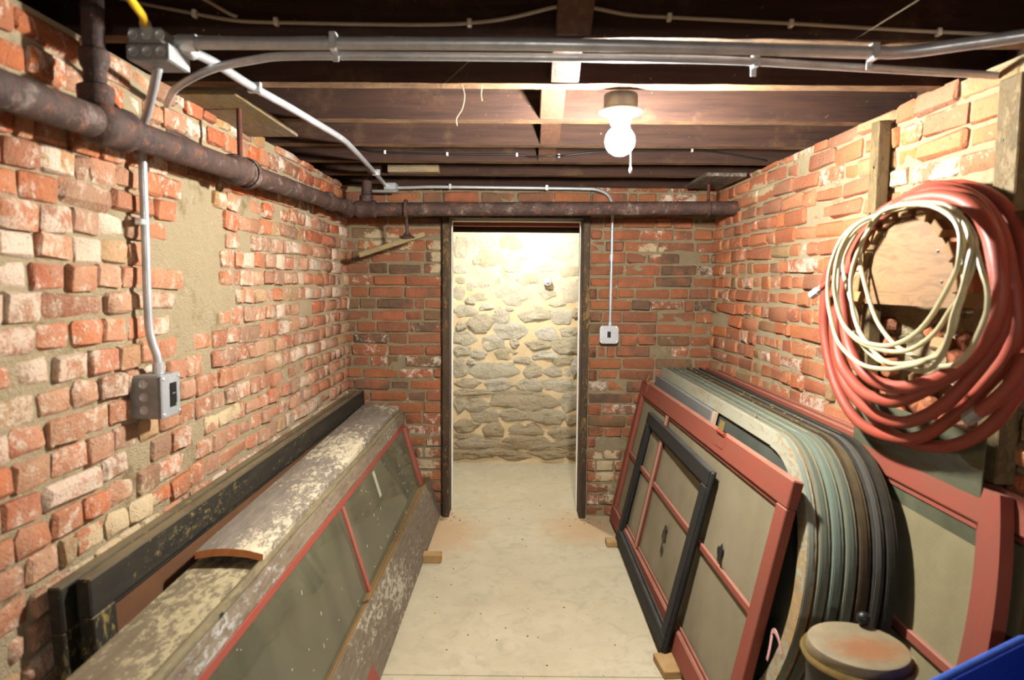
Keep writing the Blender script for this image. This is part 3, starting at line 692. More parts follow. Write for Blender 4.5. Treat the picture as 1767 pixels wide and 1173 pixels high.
def knockouts(parent, face, pts, r=.011):
    b = B()
    for p in pts:
        d = Vector(face); m = frame_mat(p, d.orthogonal(), d)
        b.lathe([(r, 0), (r, .0012), (r - .0015, .0016), (r - .003, .0004)], 16, m)
    b.obj('knockouts', M['galv'], parent, True)['kind'] = 'stuff'
jb = empty('junction_box', (-.82, 1.6, 1.89), 'grey steel double junction box under the joists at top left', 'junction box')
for i, (za, zb) in enumerate(((-.002, .033), (.034, .068))):
    o = bx('box', jb, M['galv_dark'], (-.048 + .006 * i, -.05, za), (.046 - .012 * i, .05, zb), .004)
    knockouts(o, (0, -1, 0), [(x, -.0505, (za + zb) / 2) for x in (-.03, 0, .03)])
bx('cover', jb, M['galv'], (.046, -.049, -.001), (.048, .049, .034), .001)
o = tube_thing('yellow_cable', 'yellow cable curving down into the top of the junction box', 'cable', [(-.745, 1.33, 1.955), (-.765, 1.40, 1.95), (-.79, 1.48, 1.955), (-.815, 1.535, 1.958), (-.82, 1.56, 1.948)], .0085, M['yellow'])
B().tube([(-.812, 1.53, 1.957), (-.82, 1.56, 1.946)], .0125, 12).obj('cable_clamp', M['zinc'], o, True)
sb = empty('junction_box', (-.715, 3.90, 1.925), 'small steel junction box on the ceiling in the far left corner', 'junction box')
bx('box', sb, M['galv'], (-.03, -.04, -.008), (.04, .05, .033), .004); tag(bx('channel', sb, M['galv_dark'], (-.10, -.02, -.02), (.045, .03, -.004), .003), 'short steel channel')
ob = empty('outlet_box', (-.955, 1.79, 1.10), 'grey metal box with a black slotted outlet on the left brick wall', 'outlet')
bx('box', ob, M['galv_dark'], (-.045, -.052, -.058), (.037, .045, .056), .005)
o = bx('cover_plate', ob, M['galv'], (.037, -.052, -.058), (.043, .045, .056), .004)
bx('receptacle', ob, M['dark'], (.043, -.012, -.032), (.0455, .022, .032), .002)
b = B()
for y, z in ((-.042, .046), (-.042, -.048), (.036, .046), (.036, -.048)): b.lathe([(.0045, 0), (.0045, .002), (.003, .003)], 8, frame_mat((.043, y, z), (0, 1, 0), (1, 0, 0)))
b.obj('screws', M['zinc'], ob, True)['kind'] = 'stuff'
bx('socket', ob, M['galv_dark'], (.0456, -.002, .002), (.0462, .012, .005), .0002)
tag(bx('indicator', ob, M['green'], (.0456, .014, -.029), (.0466, .019, -.025), .0003), 'tiny green indicator')
knockouts(ob, (0, -1, 0), [(-.004, -.0525, z) for z in (-.034, 0, .034)], .012)
wsw = empty('light_switch', (.546, 4.005, 1.108), 'square steel light switch box right of the doorway', 'switch')
bx('box', wsw, M['galv_dark'], (-.052, -.01, -.050), (.052, .04, .048), .004)
B().prism([(-.044, -.053), (.044, -.053), (.055, -.042), (.055, .040), (.044, .051), (-.044, .051), (-.055, .040), (-.055, -.042)], -.016, -.010).obj('cover_plate', M['galv'], wsw)
bx('recess', wsw, M['dark'], (-.010, -.0175, -.018), (.010, -.0162, .018), .0003); bx('toggle', wsw, M['dark'], (-.004, -.028, -.002), (.004, -.017, .012), .001)
b = B()
for x in (-.044, .044):
    for z in (-.043, .041): b.lathe([(.005, 0), (.005, .002), (.003, .003)], 8, frame_mat((x, -.016, z), (1, 0, 0), (0, -1, 0)))
b.obj('screws', M['zinc'], wsw, True)['kind'] = 'stuff'
o = B().lathe([(.034, 0), (.036, .02), (.03, .035), (.012, .04), (.008, .05)], 8, frame_mat((.238, 5.235, 1.417), (1, 0, 0), (0, -1, 0))).obj('capped_pipe', M['galv'], None); tag(o, 'small faceted grey metal cap sticking out of the stone wall', 'pipe cap')

def clips(parent, pts, r, mat, sag=.010):
    for p in pts: bx('clip', parent, mat, (p[0] - .005, p[1] - r - .002, p[2] - r - .004), (p[0] + .005, p[1] + r + .004, p[2] + r + .004), .0015)
yw = 1.600
wc = tube_thing('white_cable', 'thin off-white cable stapled along the nearest joist', 'cable',
    [(-.95, yw, 2.05), (-.86, yw, 2.028), (-.75, yw, 2.008), (-.638, yw, 1.990), (-.50, yw, 1.986), (-.335, yw, 1.984), (-.2, yw, 1.984), (-.111, yw, 1.988), (-.02, yw, 2.000), (.079, yw - .024, 2.014), (.12, yw - .034, 2.015), (.168, yw - .024, 2.013), (.25, yw, 2.008), (.341, yw, 2.003), (.616, yw, 1.991), (.95, yw, 1.974), (1.2, yw, 1.965)], .0042, M['white_cable'])
clips(wc, [(-.735, yw, 2.005), (-.55, yw, 1.988), (-.111, yw, 1.988), (.341, yw, 2.003), (.616, yw, 1.991), (.95, yw, 1.974)], .0045, M['clip'])
tube_thing('white_cable', 'short off-white cable coming down from the upper left to join the long one', 'cable', [(-.76, yw - .004, 2.06), (-.70, yw - .004, 2.03), (-.655, yw - .008, 2.004), (-.635, yw - .009, 1.996)], .004, M['white_cable'])
yb = 3.192
bc = tube_thing('black_cable', 'thin black cable clipped along a joist beyond the bulb', 'cable',
    [(-.86, yb, 2.06), (-.701, yb, 2.008), (-.608, yb, 1.998), (-.45, yb, 1.993), (-.322, yb, 1.991), (-.15, yb, 1.99), (-.002, yb, 1.990), (.05, yb, 1.982), (.1, yb - .026, 1.979), (.17, yb - .03, 1.982), (.22, yb, 1.988), (.35, yb, 2.003), (.55, yb, 2.012), (.817, yb, 2.016), (.95, yb, 2.002), (1.14, yb, 1.972)], .0045, M['black_cable'])
clips(bc, [(-.608, yb, 1.998), (-.322, yb, 1.991), (-.002, yb, 1.990), (.19, yb - .012, 1.984), (.80, yb, 2.016)], .004, M['clip'])
tube_thing('loose_fibre', 'pale loose fibre hanging from the joist left of centre', 'fibre', [(-.157, 1.972, 1.957), (-.150, 1.968, 1.925), (-.156, 1.966, 1.89), (-.172, 1.965, 1.862), (-.170, 1.965, 1.842)], .0014, M['fibre'], n=5)
tube_thing('loose_fibre', 'short pale fibre hanging from the joist nearer the middle', 'fibre', [(-.10, 1.972, 1.957), (-.103, 1.969, 1.93), (-.100, 1.968, 1.912)], .0013, M['fibre'], n=5)
for a, b_, lb in (((.80, 1.22, 1.962), (.75, 1.6, 1.95), 'cobweb strand slanting across the top right joists'), ((-.10, 1.63, 1.925), (-.22, 1.99, 1.955), 'cobweb strand under the conduit at the centre')):
    tube_thing('cobweb_strand', lb, 'cobweb', [a, b_], .0006, M['fibre'], 3, n=4)

# ---------------------------------------------------------------- leaning frames
RED = ('red_frame_paint', '#7c3b2d', '#5a4a3a', .93)
def fl(spec, ax): return flaked(spec[0], spec[1], spec[2], spec[3], ax, *(spec[4:5] or [None]), dust=spec[5] if len(spec) > 5 else None)
RED = ('red_frame_paint', '#7c3b2d', '#5a4a3a', .93, None, '#9c7462')
BLK = ('black_frame_paint', '#141414', '#35322d', .92, None, '#4f4e4a')
def rect_frame(name, label, cat, m, L, H, T, spec, panel, rail=.07, stile=.07, mull=(), bars=(), bead=None, group=None, panel_name='screen', bead_mat=None, step=.010):
    """front face at y=0, thickness towards -y; x from the near stile to the far one, z up the lean"""
    t = empty(name, m, label, cat, group)
    X, Z = fl(spec, 'x'), fl(spec, 'z')
    bx('top_rail', t, X, (0, -T, H - rail), (L, 0, H), .004, .001); bx('bottom_rail', t, X, (0, -T, 0), (L, 0, rail), .004, .001)
    bx('stile', t, Z, (0.0005, -T + .0005, rail), (stile, -.0005, H - rail), .003, .0008); bx('stile', t, Z, (L - stile, -T + .0005, rail), (L - .0005, -.0005, H - rail), .003, .0008)
    bw = .016
    BX = bead_mat or X
    for nm, a, b_ in (('bead', (stile, -step - .008, rail), (L - stile, -step, rail + bw)), ('bead', (stile, -step - .008, H - rail - bw), (L - stile, -step, H - rail)),
                      ('bead', (stile, -step - .008, rail + bw), (stile + bw, -step, H - rail - bw)), ('bead', (L - stile - bw, -step - .008, rail + bw), (L - stile, -step, H - rail - bw))):
        bx(nm, t, BX, a, b_, .003)
    bx(panel_name, t, panel, (stile - .004, -step - .0125, rail - .004), (L - stile + .004, -step - .0105, H - rail + .004), .0004)
    for x, wd, mt in mull: bx('mullion', t, mt or Z, (x - wd / 2, -T * .6, rail), (x + wd / 2, -step + .003, H - rail), .003)
    for x0, x1, z, wd in bars: bx('glazing_bar', t, X, (x0, -T * .6, z - wd / 2), (x1, -step + .004, z + wd / 2), .003)
    return t
def leanR(X0, slope, ynear, z0=.03, yaw=0.0):
    """plane leaning to the right wall; X0 at floor level"""
    c = Vector((slope, 0, 1)); return frame_mat((X0 + slope * z0, ynear, z0), (yaw, 1, 0), c)
# local y of frame_mat = z x x -> points to -X (into the room)
m = leanR(.598, .215, 1.875, .03, -.022)
redf = rect_frame('storm_screen', 'red-framed screen leaning in front of the arched frames, centre post and holed mesh', 'window screen', m, 2.06, .845, .032, RED, M['screen'], .085, .072,
    mull=((1.40, .045, None),), bars=((.072, 1.378, .42, .024), (1.422, 1.99, .42, .024)), group='window frames against the right wall')
for x in (1.366, 1.413):
    bx('mullion_bead', redf, fl(RED, 'z'), (x, -.009, .09), (x + .012, -.003, .755), .002)
bx('mullion_strip', redf, flaked('pale_strip', '#a08a74', '#7a6a58', .7, 'z'), (1.381, -.0072, .09), (1.411, -.0042, .755), .001)
for x in (.62, 1.93):   # loose-pin hinge halves along the top rail
    h = bx('hinge', redf, fl(RED, 'x'), (x - .045, -.002, .79), (x + .045, .003, .842), .001)
    B().tube([(x - .042, .006, .845), (x + .042, .006, .845)], .0065, 10).obj('knuckle', M['hose'], h, True)
    B().box((x + .0, -.002, .845), (x + .05, .002, .885), .001).obj('leaf', M['brass'], h)
hole_m = M['dark']
bh = B()
for (cx, cz, r) in ((.40, .47, .022), (.36, .43, .014), (1.03, .30, .03), (1.02, .24, .018)):
    pts = [(cx + r * random.uniform(.5, 1.3) * math.cos(a), cz + 1.3 * r * random.uniform(.5, 1.3) * math.sin(a)) for a in [2 * PI * k / 11 for k in range(11)]]
    bh.prism(pts[::-1], -.0100, -.0106)
bh.obj('tears', hole_m, redf)['kind'] = 'stuff'
m = leanR(.541, .235, 2.45, .03, -.0)
blk = rect_frame('storm_screen', 'small open black frame leaning against the red-framed screen', 'window screen', m, 1.16, .715, .030, BLK, M['screen_grey'], .062, .062, group='window frames against the right wall', step=.012)
for c_ in list(blk.children):
    if c_.name.startswith('screen'): bpy.data.objects.remove(c_)
# a rim groove round the outside of the black frame
for z in (.006, .699): bx('edge_moulding', blk, fl(BLK, 'x'), (-.004, -.022, z), (1.164, -.008, z + .012), .003)
bx('edge_moulding', blk, fl(BLK, 'z'), (-.008, -.022, .006), (.001, -.008, .71), .003)
GREY = ('grey_frame_paint', '#5d5f5e', '#6f6554', .8, None, '#8a8a84')
m = leanR(.635, .22, 2.84, .03)
gf = rect_frame('window_sash', 'grey-painted sash wedged behind the red screen, pale end post', 'window sash', m, 1.14, .865, .024, GREY, M['screen_dark'], .10, .05, group='window frames against the right wall')
tag(bx('end_post', gf, flaked('pale_strip', '#a08a74', '#7a6a58', .7, 'z'), (-.018, -.024, 0), (-.001, -.002, .865), .002), 'pale unpainted end post')

def arch_frame(k, label, spec, face_spec, panel, end_extra=0.0):
    T = .0265; H = .915; R = H / 2; L = 2.20; wd = .055
    m = leanR(.655 + .034 * k, .22, 1.775 - .006 * k, .03); t = empty('arched_frame', m, label, 'window frame', 'arched window frames against the right wall')
    X = fl(spec, 'x'); FX = fl(face_spec, 'x')
    # straight rails
    bx('top_rail', t, X, (R, -T, H - wd), (L, 0, H), .003, .0008); bx('bottom_rail', t, X, (R, -T, 0), (L, 0, wd), .003, .0008); bx('stile', t, fl(spec, 'z'), (L - .06, -T + .001, wd), (L - .001, -.001, H - wd), .003)
    n = 30
    out = [(R - R * math.sin(PI * i / n), R - R * math.cos(PI * i / n)) for i in range(n + 1)]
    inn = [(R - (R - wd) * math.sin(PI * i / n), R - (R - wd) * math.cos(PI * i / n)) for i in range(n + 1)]
    B().band(out, inn, -T, -.0).obj('arched_rail', X, t, True)
    # beads: a thin second layer on the rim, as on the photo's stepped edges
    o2 = [(R - (R + .002) * math.sin(PI * i / n), R - (R + .002) * math.cos(PI * i / n)) for i in range(n + 1)]
    i2 = [(R - (R - .004) * math.sin(PI * i / n), R - (R - .004) * math.cos(PI * i / n)) for i in range(n + 1)]
    B().band([(L, -.002)] + o2 + [(L, H + .002)], [(L, .004)] + i2 + [(L, H - .004)], -T * .62, -T * .12).obj('rim_bead', FX, t, True)
    inner = [(R - (R - wd + .006) * math.sin(PI * i / n), R - (R - wd + .006) * math.cos(PI * i / n)) for i in range(n + 1)]
    B().prism([(L - .06, wd - .005)] + [(L - .06, H - wd + .005)] + inner[::-1], -T * .6, -T * .6 + .002).obj('panel', panel, t)
    return t
AF = [
 ('flaking cream and grey arched window frame, foremost of the arched stack', ('cream_flaked', '#8f9180', '#7a6648', .5, '#9c8258', '#8f7d5c'), ('teal_grey', '#6c7972', '#7a6848', .7)),
 ('grey-green arched window frame directly behind the flaking cream one', ('green_grey', '#6a6856', '#54493a', .75, None, '#847857'), ('teal', '#4a5850', '#6e664c', .75)),
 ('pale blue arched window frame in the middle of the arched stack', ('pale_blue', '#5d6a60', '#59604f', .8, None, '#847d60'), ('pale_blue_rim', '#5d6a60', '#59604f', .8)),
 ('sage green arched window frame between the pale blue and the brown one', ('sage', '#5d6152', '#544c38', .75, None, '#7f7353'), ('teal', '#4a5850', '#6e664c', .75)),
 ('dark brown arched window frame with yellow flecks', ('umber', '#2a2219', '#5a4524', .8, None, '#6e6042'), ('umber', '#33291d', '#6d5228', .8)),
 ('charcoal arched window frame with a grey edge', ('charcoal', '#242220', '#474235', .85, None, '#665c46'), ('grey_edge', '#4c4d4c', '#57503f', .8)),
 ('black arched window frame, rearmost of the arched stack', ('black_arch', '#151412', '#3c362a', .88, None, '#4c4534'), ('black_arch', '#1a1815', '#4b4334', .88))]
ARCH = [arch_frame(k, lb, s, f, M['screen_dark']) for k, (lb, s, f) in enumerate(AF)]
# a crossing bar of the dark pane, seen between the red screen and the cream frame
tag(B().box((0, -.016, 0), (.02, -.004, .62), .002, 0, Matrix.Translation((.36, 0, .10)) @ Matrix.Rotation(.0, 4, 'Y')).obj('glazing_bar', flaked('pale_strip', '#a08a74', '#7a6a58', .7, 'z'), ARCH[0]), 'flaking pale glazing bar')
pk = B()
pr = [Vector((.700, 1.80, .452)), Vector((.690, 1.755, .470)), Vector((.684, 1.715, .468)), Vector((.686, 1.685, .445))]
def ribbon(pts, wd, wdir):
    P = spline(pts, 6); V = []; F = []
    for p in P: V += [p - Vector(wdir) * wd / 2, p + Vector(wdir) * wd / 2, p + Vector(wdir) * wd / 2 + Vector((.0015, 0, 0)), p - Vector(wdir) * wd / 2 + Vector((.0015, 0, 0))]
    for i in range(len(P) - 1):
        o = 4 * i
        F += [(o, o + 1, o + 5, o + 4), (o + 1, o + 2, o + 6, o + 5), (o + 2, o + 3, o + 7, o + 6), (o + 3, o, o + 4, o + 7)]
    F += [(3, 2, 1, 0), (len(V) - 4, len(V) - 3, len(V) - 2, len(V) - 1)]
    return V, F
V, F = ribbon([(.705, 1.80, .455), (.700, 1.765, .478), (.694, 1.72, .476), (.690, 1.690, .448)], .014, (0, 0, 1))
pk.add(V, F); V, F = ribbon([(.705, 1.795, .455), (.698, 1.785, .43), (.692, 1.78, .405), (.690, 1.785, .385)], .012, (0, 1, 0)); pk.add(V, F)
tag(pk.obj('cloth_strip', M['pink'], None, True), 'faded pink strip of cloth tied to the cream arched frame', 'cloth')

def seg_frame(label, X0, ynear, L, H=.915, T=.034, rise=.10, dz=0.0, bars=True):
    wd = .085; m = leanR(X0, .22, ynear, .03 + dz); t = empty('storm_screen', m, label, 'window screen', 'window frames against the right wall')
    X = fl(RED, 'x'); Z = fl(RED, 'z'); R = H / 2; n = 18
    f = lambda z, o=0.0: rise * ((z - R) / R) ** 2 + o
    bx('top_rail', t, X, (f(H), -T, H - wd), (L, 0, H), .004, .001); bx('bottom_rail', t, X, (f(0), -T, 0), (L, 0, wd), .004, .001); bx('stile', t, Z, (L - .07, -T + .001, wd), (L, -.001, H - wd), .003)
    zs = [H * i / n for i in range(n + 1)]
    B().band([(f(z), z) for z in zs], [(f(z) + .075, z) for z in zs], -T + .0005, -.0005).obj('curved_stile', Z, t, True)
    zi = [wd + (H - 2 * wd) * i / n for i in range(n + 1)]
    B().band([(f(z) + .075, z) for z in zi], [(f(z) + .093, z) for z in zi], -.020, -.010).obj('bead', Z, t, True)
    bx('bead', t, X, (f(wd) + .08, -.020, H - wd - .018), (L - .07, -.010, H - wd), .003); bx('bead', t, X, (f(wd) + .08, -.020, wd), (L - .07, -.010, wd + .018), .003)
    B().prism([(f(z) + .072, z) for z in zi[::-1]] + [(L - .065, wd), (L - .065, H - wd)], -.024, -.0225).obj('screen', M['screen2'], t)
    if bars: bx('glazing_bar', t, X, (f(R) + .09, -.028, .462), (L - .07, -.008, .488), .003)
    return t
seg_frame('red-framed screen with a slightly curved end behind the black arched frame', .915, 1.445, 2.54)
seg_frame('second red-framed screen, rearmost, touching the right brick wall', .954, 1.31, 2.66, bars=True)
# wooden blocks the frames stand on
for a, b_, lb, an in (((.495, 3.55, 0), (.62, 3.62, .03), 'small wood block under the far end of the red-framed screen', 0), ((.53, 2.33, 0), (.64, 2.46, .030), 'wood block on the floor under the black-framed screen corner', .1),
                  ((-.56, 3.315, 0), (-.366, 3.375, .042), 'pale wood block under the flaked plank left of the aisle', 0)):
    c = (Vector(a) + Vector(b_)) / 2; h = (Vector(b_) - Vector(a)) / 2
    o = B().box(-h, h, .003, .001).obj('wood_block', M['block']); o.matrix_world = Matrix.Translation(c) @ Matrix.Rotation(an, 4, 'Z'); tag(o, lb, 'wood block')
    e = B().box((h.x - .0, -h.y + .001, -h.z + .001), (h.x + .0008, h.y - .001, h.z - .001), .0002).obj('cut_end', M['cut'], o)
for y in (3.6, 2.6): pass

# ---------------------------------------------------------------- left-hand stack
def leanL(X0, slope, yfar, z0=0.0, yaw=0.0):
    """plane leaning to the left wall, X0 at floor level, local x runs from far to near"""
    return frame_mat((X0 - slope * z0, yfar, z0), (yaw, -1, 0), Vector((-slope, 0, 1)))
BY = ('black_yellow_paint', '#151616', '#4a4028', .66, '#98854a', '#7d6e50')
panelm = flat_noise('brown_panel', '#6d4c34', '#5b3f2c', 6, .5, .1, coord='Object')
rect_frame('door_panel', 'black-painted panel frame with yellow flakes, against the left wall', 'panel frame', leanL(-.905, .045, 4.0), 2.64, .765, .030, BY, panelm, .10, .09, panel_name='panel', group='black panel frames')
t = rect_frame('door_panel', 'black-painted panel frame with a brown panel, nearer the aisle of the two', 'panel frame', leanL(-.862, .045, 4.0), 2.61, .770, .032, BY, panelm, .085, .085, panel_name='panel', group='black panel frames')
WP = flaked('cream_flaked_board', '#cabfa2', '#625a50', .42, 'x', '#877d70'); WP2 = flaked('cream_flaked_old', '#ab9f7c', '#635842', .5, 'x', '#7c705a')
WP3 = flaked('grey_weathered', '#8f8a80', '#4f4638', .42, 'x', '#7d7464')
def plank(name, label, m, L, W, T, mat, cup=0.0, seg=10, cutmat=None, parent=None, cat='plank', nl=14, taper=0.0):
    """x along, y across, z thickness; cupped upward across its width"""
    V = []; F = []
    for i in range(nl + 1):
        x = L * i / nl
        for j in range(seg + 1):
            v = (j / seg - .5); z = cup * (1 - (2 * v) ** 2) + .0015 * mnoise.noise(Vector((x * 4, v * 9, 3)))
            V += [(x, v * W * (1 + taper * i / nl) , z), (x, v * W * (1 + taper * i / nl), z - T)]
    s = 2 * (seg + 1)
    for i in range(nl):
        for j in range(seg):
            o = i * s + 2 * j; p = o + s; F += [(o, p, p + 2, o + 2), (o + 1, o + 3, p + 3, p + 1)]
        o = i * s; p = o + s; F += [(o, o + 1, p + 1, p)]; o += 2 * seg; p = o + s; F += [(o, p, p + 1, o + 1)]
    ne = len(F)
    for j in range(seg):
        o = 2 * j; F += [(o, o + 2, o + 3, o + 1)]; o += nl * s; F += [(o, o + 1, o + 3, o + 2)]
    fm = [0] * ne + [1] * (len(F) - ne)
    o = mesh_obj(name, V, F, [mat, cutmat or mat], parent, True, fm)
    bm = bmesh.new(); bm.from_mesh(o.data); bmesh.ops.recalc_face_normals(bm, faces=bm.faces); bm.to_mesh(o.data); bm.free(); o.data.set_sharp_from_angle(angle=math.radians(35))
    if parent is None: o.matrix_world = m; tag(o, label, cat)
    return o
# edge board carrying the planks, behind the sash
o = bx('edge_board', None, WP3, (-.80, 1.0, 0), (-.77, 3.85, .622), .003); tag(o, 'weathered board on edge under the two cream planks', 'board')
mP = frame_mat((-.748, .92, .650), (-.020, 1, 0), (.02, 0, 1))
plank('plank', 'long lower plank with cream flaking paint, below the bowed one on the left', mP, 2.95, .172, .026, WP2, .004, cutmat=WP2)
mP = frame_mat((-.748, 1.735, .690), (-.0142, 1, 0), (.03, 0, 1))
plank('plank', 'bowed grey plank with white flakes and a fresh orange cut end', mP, 2.17, .178, .020, WP, .012, cutmat=M['cut'], taper=.16)
# big sash
mS = leanL(-.455, .30, 3.90, .02, .0)
sash = empty('window_sash', mS, 'large glazed sash with weathered grey top rail and red edges, leaning on the left', 'window sash')
SH = .665; SL = 2.95
g1 = flaked('grey_white_rail', '#aaa79f', '#56493a', .38, 'x', '#857763'); rp = flaked('red_flaked_edge', '#8c3a2c', '#5c4d3e', .68, 'x', '#8a7c6c'); rpz = flaked('red_flaked_edge', '#8c3a2c', '#8a7c6c', .7, 'z', '#aaa092')
bx('top_rail', sash, g1, (0, -.045, SH - .062), (SL, -.002, SH), .006, .0015)
B().tube([(x, -.012 + .001 * math.sin(x * 9), SH + .004) for x in [SL * i / 30 for i in range(31)]], .013, 10).obj('top_moulding', flaked('mossy_moulding', '#7a6f52', '#4d4330', .5, 'x', '#857a5c'), sash, True)
bx('red_edge', sash, rp, (0.02, -.030, SH - .086), (SL, -.006, SH - .0625), .003, .0012)
bx('bottom_rail', sash, rp, (0, -.045, 0), (SL, -.002, .075), .004)
bx('stile', sash, rpz, (0, -.040, .075), (.045, -.003, SH - .087), .003); bx('stile', sash, rpz, (SL - .045, -.040, .075), (SL, -.003, SH - .087), .003)
bx('mullion', sash, rpz, (1.415, -.034, .075), (1.437, -.006, SH - .087), .004, .001)
for x0, x1 in ((.045, 1.415), (1.437, SL - .045)): bx('pane', sash, M['glass_left'], (x0 - .003, -.022, .072), (x1 + .003, -.019, SH - .085), .0004)
tag(bx('tape_strip', sash, M['tape'], (.86, -.0188, .44), (.90, -.0182, .56), .0002), 'short strip of tape on the glass')
bx('latch', sash, M['dark'], (2.42, -.03, SH - .004), (2.445, .0005, SH + .006), .001)
bf = B()
for _ in range(70):
    x, z = random.uniform(.1, 2.8), random.uniform(.1, .56); a = random.uniform(-.6, .6) + 1.2; l = random.uniform(.003, .014)
    bf.box((-l / 2, -.0186, -.001), (l / 2, -.0178, .001), .0002, 0, Matrix.Translation((x, 0, z)) @ Matrix.Rotation(a, 4, 'Y'))
o = bf.obj('paint_flecks', M['clip'], sash); o['kind'] = 'stuff'
# flaked plank standing on edge at the foot of the sash
mQ = leanL(-.452, .29, 4.0, .012, -.012)
PB = flaked('foot_plank', '#a8a08c', '#544838', .36, 'x', '#75695a')
pq = empty('trim_plank', mQ, 'flaked trim plank on edge with a brown ledge, on the floor beside the aisle', 'plank')
bx('board', pq, PB, (0, -.004, 0), (3.1, .014, .232), .003, .0015)
lm = flaked('brown_ledge', '#735a34', '#4a3a24', .6, 'x', '#6a5638')
bx('ledge', pq, lm, (0, -.030, .225), (1.60, .014, .244), .004, .002); bx('ledge', pq, lm, (1.62, -.030, .222), (3.1, .012, .240), .004, .0025)

# ---------------------------------------------------------------- right wall: studs, hanger, hoses
SW = flaked('stud_timber', '#6a5a3c', '#463922', .55, 'z', '#5e5034')
def stud(label, A, D, wx, wy):
    A, D = Vector(A), Vector(D); m = frame_mat(A, (0, 1, 0), D - A)
    o = B().box((-wy / 2, -wx / 2, 0), (wy / 2, wx / 2, (D - A).length), .003, .0012).obj('wall_stud', SW); o.matrix_world = m; tag(o, label, 'stud')
    b = B()
    for k in (.25, .4, .55, .7, .85):
        b.lathe([(.004, 0), (.004, .0015), (.001, .002)], 7, frame_mat((random.uniform(-.012, .012), wx / 2, (D - A).length * k), (1, 0, 0), (0, 1, 0)))
    b.obj('nail_heads', M['dark'], o)['kind'] = 'stuff'
stud('upright stud fixed to the brick wall right of the hoses', (1.170, 1.640, .93), (1.170, 1.655, 1.89), .05, .075)
stud('slanting stud rising above the hoses to the ceiling', (1.155, 2.225, .96), (1.155, 2.045, 1.905), .04, .048)
hg = empty('hose_hanger', (1.16, 1.705, 1.362), 'half-round plywood drum hanger on the right wall carrying hose and cord', 'hose hanger')
HX = .962 - 1.16; R = .203
outl = [(-R * .99, -.008)] + [(-R * math.cos(PI * i / 22), R * math.sin(PI * i / 22) + .004) for i in range(23)] + [(R * .99, -.008)]
# far side of the plate is cut straight
outl = [(min(y, .192), z) for y, z in outl]
V = [(HX, y, z) for y, z in outl] + [(HX + .016, y, z) for y, z in outl]; n = len(outl)
F = [tuple(range(n)), tuple(range(2 * n - 1, n - 1, -1))] + [(i, i + n, (i + 1) % n + n, (i + 1) % n) for i in range(n)]
B().add(V, F).obj('front_plate', M['ply'], hg)
b = B()
for (y, z) in ((-.15, .05), (-.13, .12), (.17, .03), (.17, .06), (.1, .17)): b.lathe([(.004, 0), (.004, .001), (.001, .002)], 7, frame_mat((HX - .0005, y, z), (0, 1, 0), (-1, 0, 0)))
b.obj('nail_heads', M['dark'], hg)['kind'] = 'stuff'
sm_ = flat_noise('slat_wood', '#7a5c38', '#5f4629', 14, .8, .3, coord='Object')
for i in range(9):
    a = math.radians(12 + i * 19.5); rr_ = R + .014
    mm = Matrix.Translation((0, -math.cos(a) * rr_, math.sin(a) * rr_ + .002)) @ Matrix.Rotation(PI / 2 - a, 4, 'X')
    o = B().box((HX - .012, -.022, -.011), (-.012, .022, .011), .002, .0008).obj('slat', sm_, hg); o.matrix_local = mm
for i, (z0, z1, y0, y1) in enumerate(((-.012, .042, -.23, .80), (.085, .135, -.2, .30), (.17, .21, -.2, .15))):
    bx('back_board', hg, M['block'] if i == 0 else sm_, (-.045, y0, z0), (-.018, y1, z1), .002)
HOSE=[(0.96,[(1735,1616),(1626,1612),(1517,1581),(1437,1521),(1392,1454),(1378,1387),(1387,1336),(1407,1296),(1452,1248),(1513,1210),(1586,1178),(1668,1154),(1753,1147),(1833,1159),(1896,1190),(1946,1243),(1976,1314),(1991,1390),(1947,1488),(1855,1577)]),
(0.99,[(1777,1633),(1666,1626),(1545,1587),(1453,1504),(1417,1443),(1409,1400),(1414,1354),(1428,1304),(1458,1258),(1511,1214),(1615,1158),(1717,1114),(1789,1100),(1903,1100),(1996,1128),(2068,1166),(2111,1230),(2118,1303),(2104,1376),(2071,1494),(1945,1589)]),
(1.02,[(1804,1641),(1693,1634),(1577,1588),(1492,1513),(1445,1432),(1429,1387),(1423,1321),(1458,1262),(1513,1203),(1590,1136),(1684,1081),(1792,1042),(1920,1035),(2041,1059),(2136,1108),(2199,1197),(2224,1334),(2202,1407),(2151,1479),(2067,1549),(1937,1611)]),
(1.05,[(1844,1653),(1732,1648),(1608,1601),(1518,1528),(1468,1445),(1443,1354),(1446,1287),(1483,1228),(1539,1174),(1589,1126),(1662,1073),(1742,1020),(1841,987),(1989,974),(2105,994),(2206,1057),(2270,1137),(2313,1240),(2318,1331),(2302,1427),(2228,1501),(2122,1567),(1979,1625)]),
(1.09,[(1874,1663),(1750,1652),(1617,1599),(1525,1510),(1487,1420),(1467,1302),(1468,1230),(1490,1165),(1543,1094),(1619,1036),(1706,998),(1806,980),(1928,979),(2033,1008),(2102,1049),(2187,1102),(2269,1175),(2323,1267),(2362,1408),(2281,1513),(2141,1604),(2000,1649)]),
]
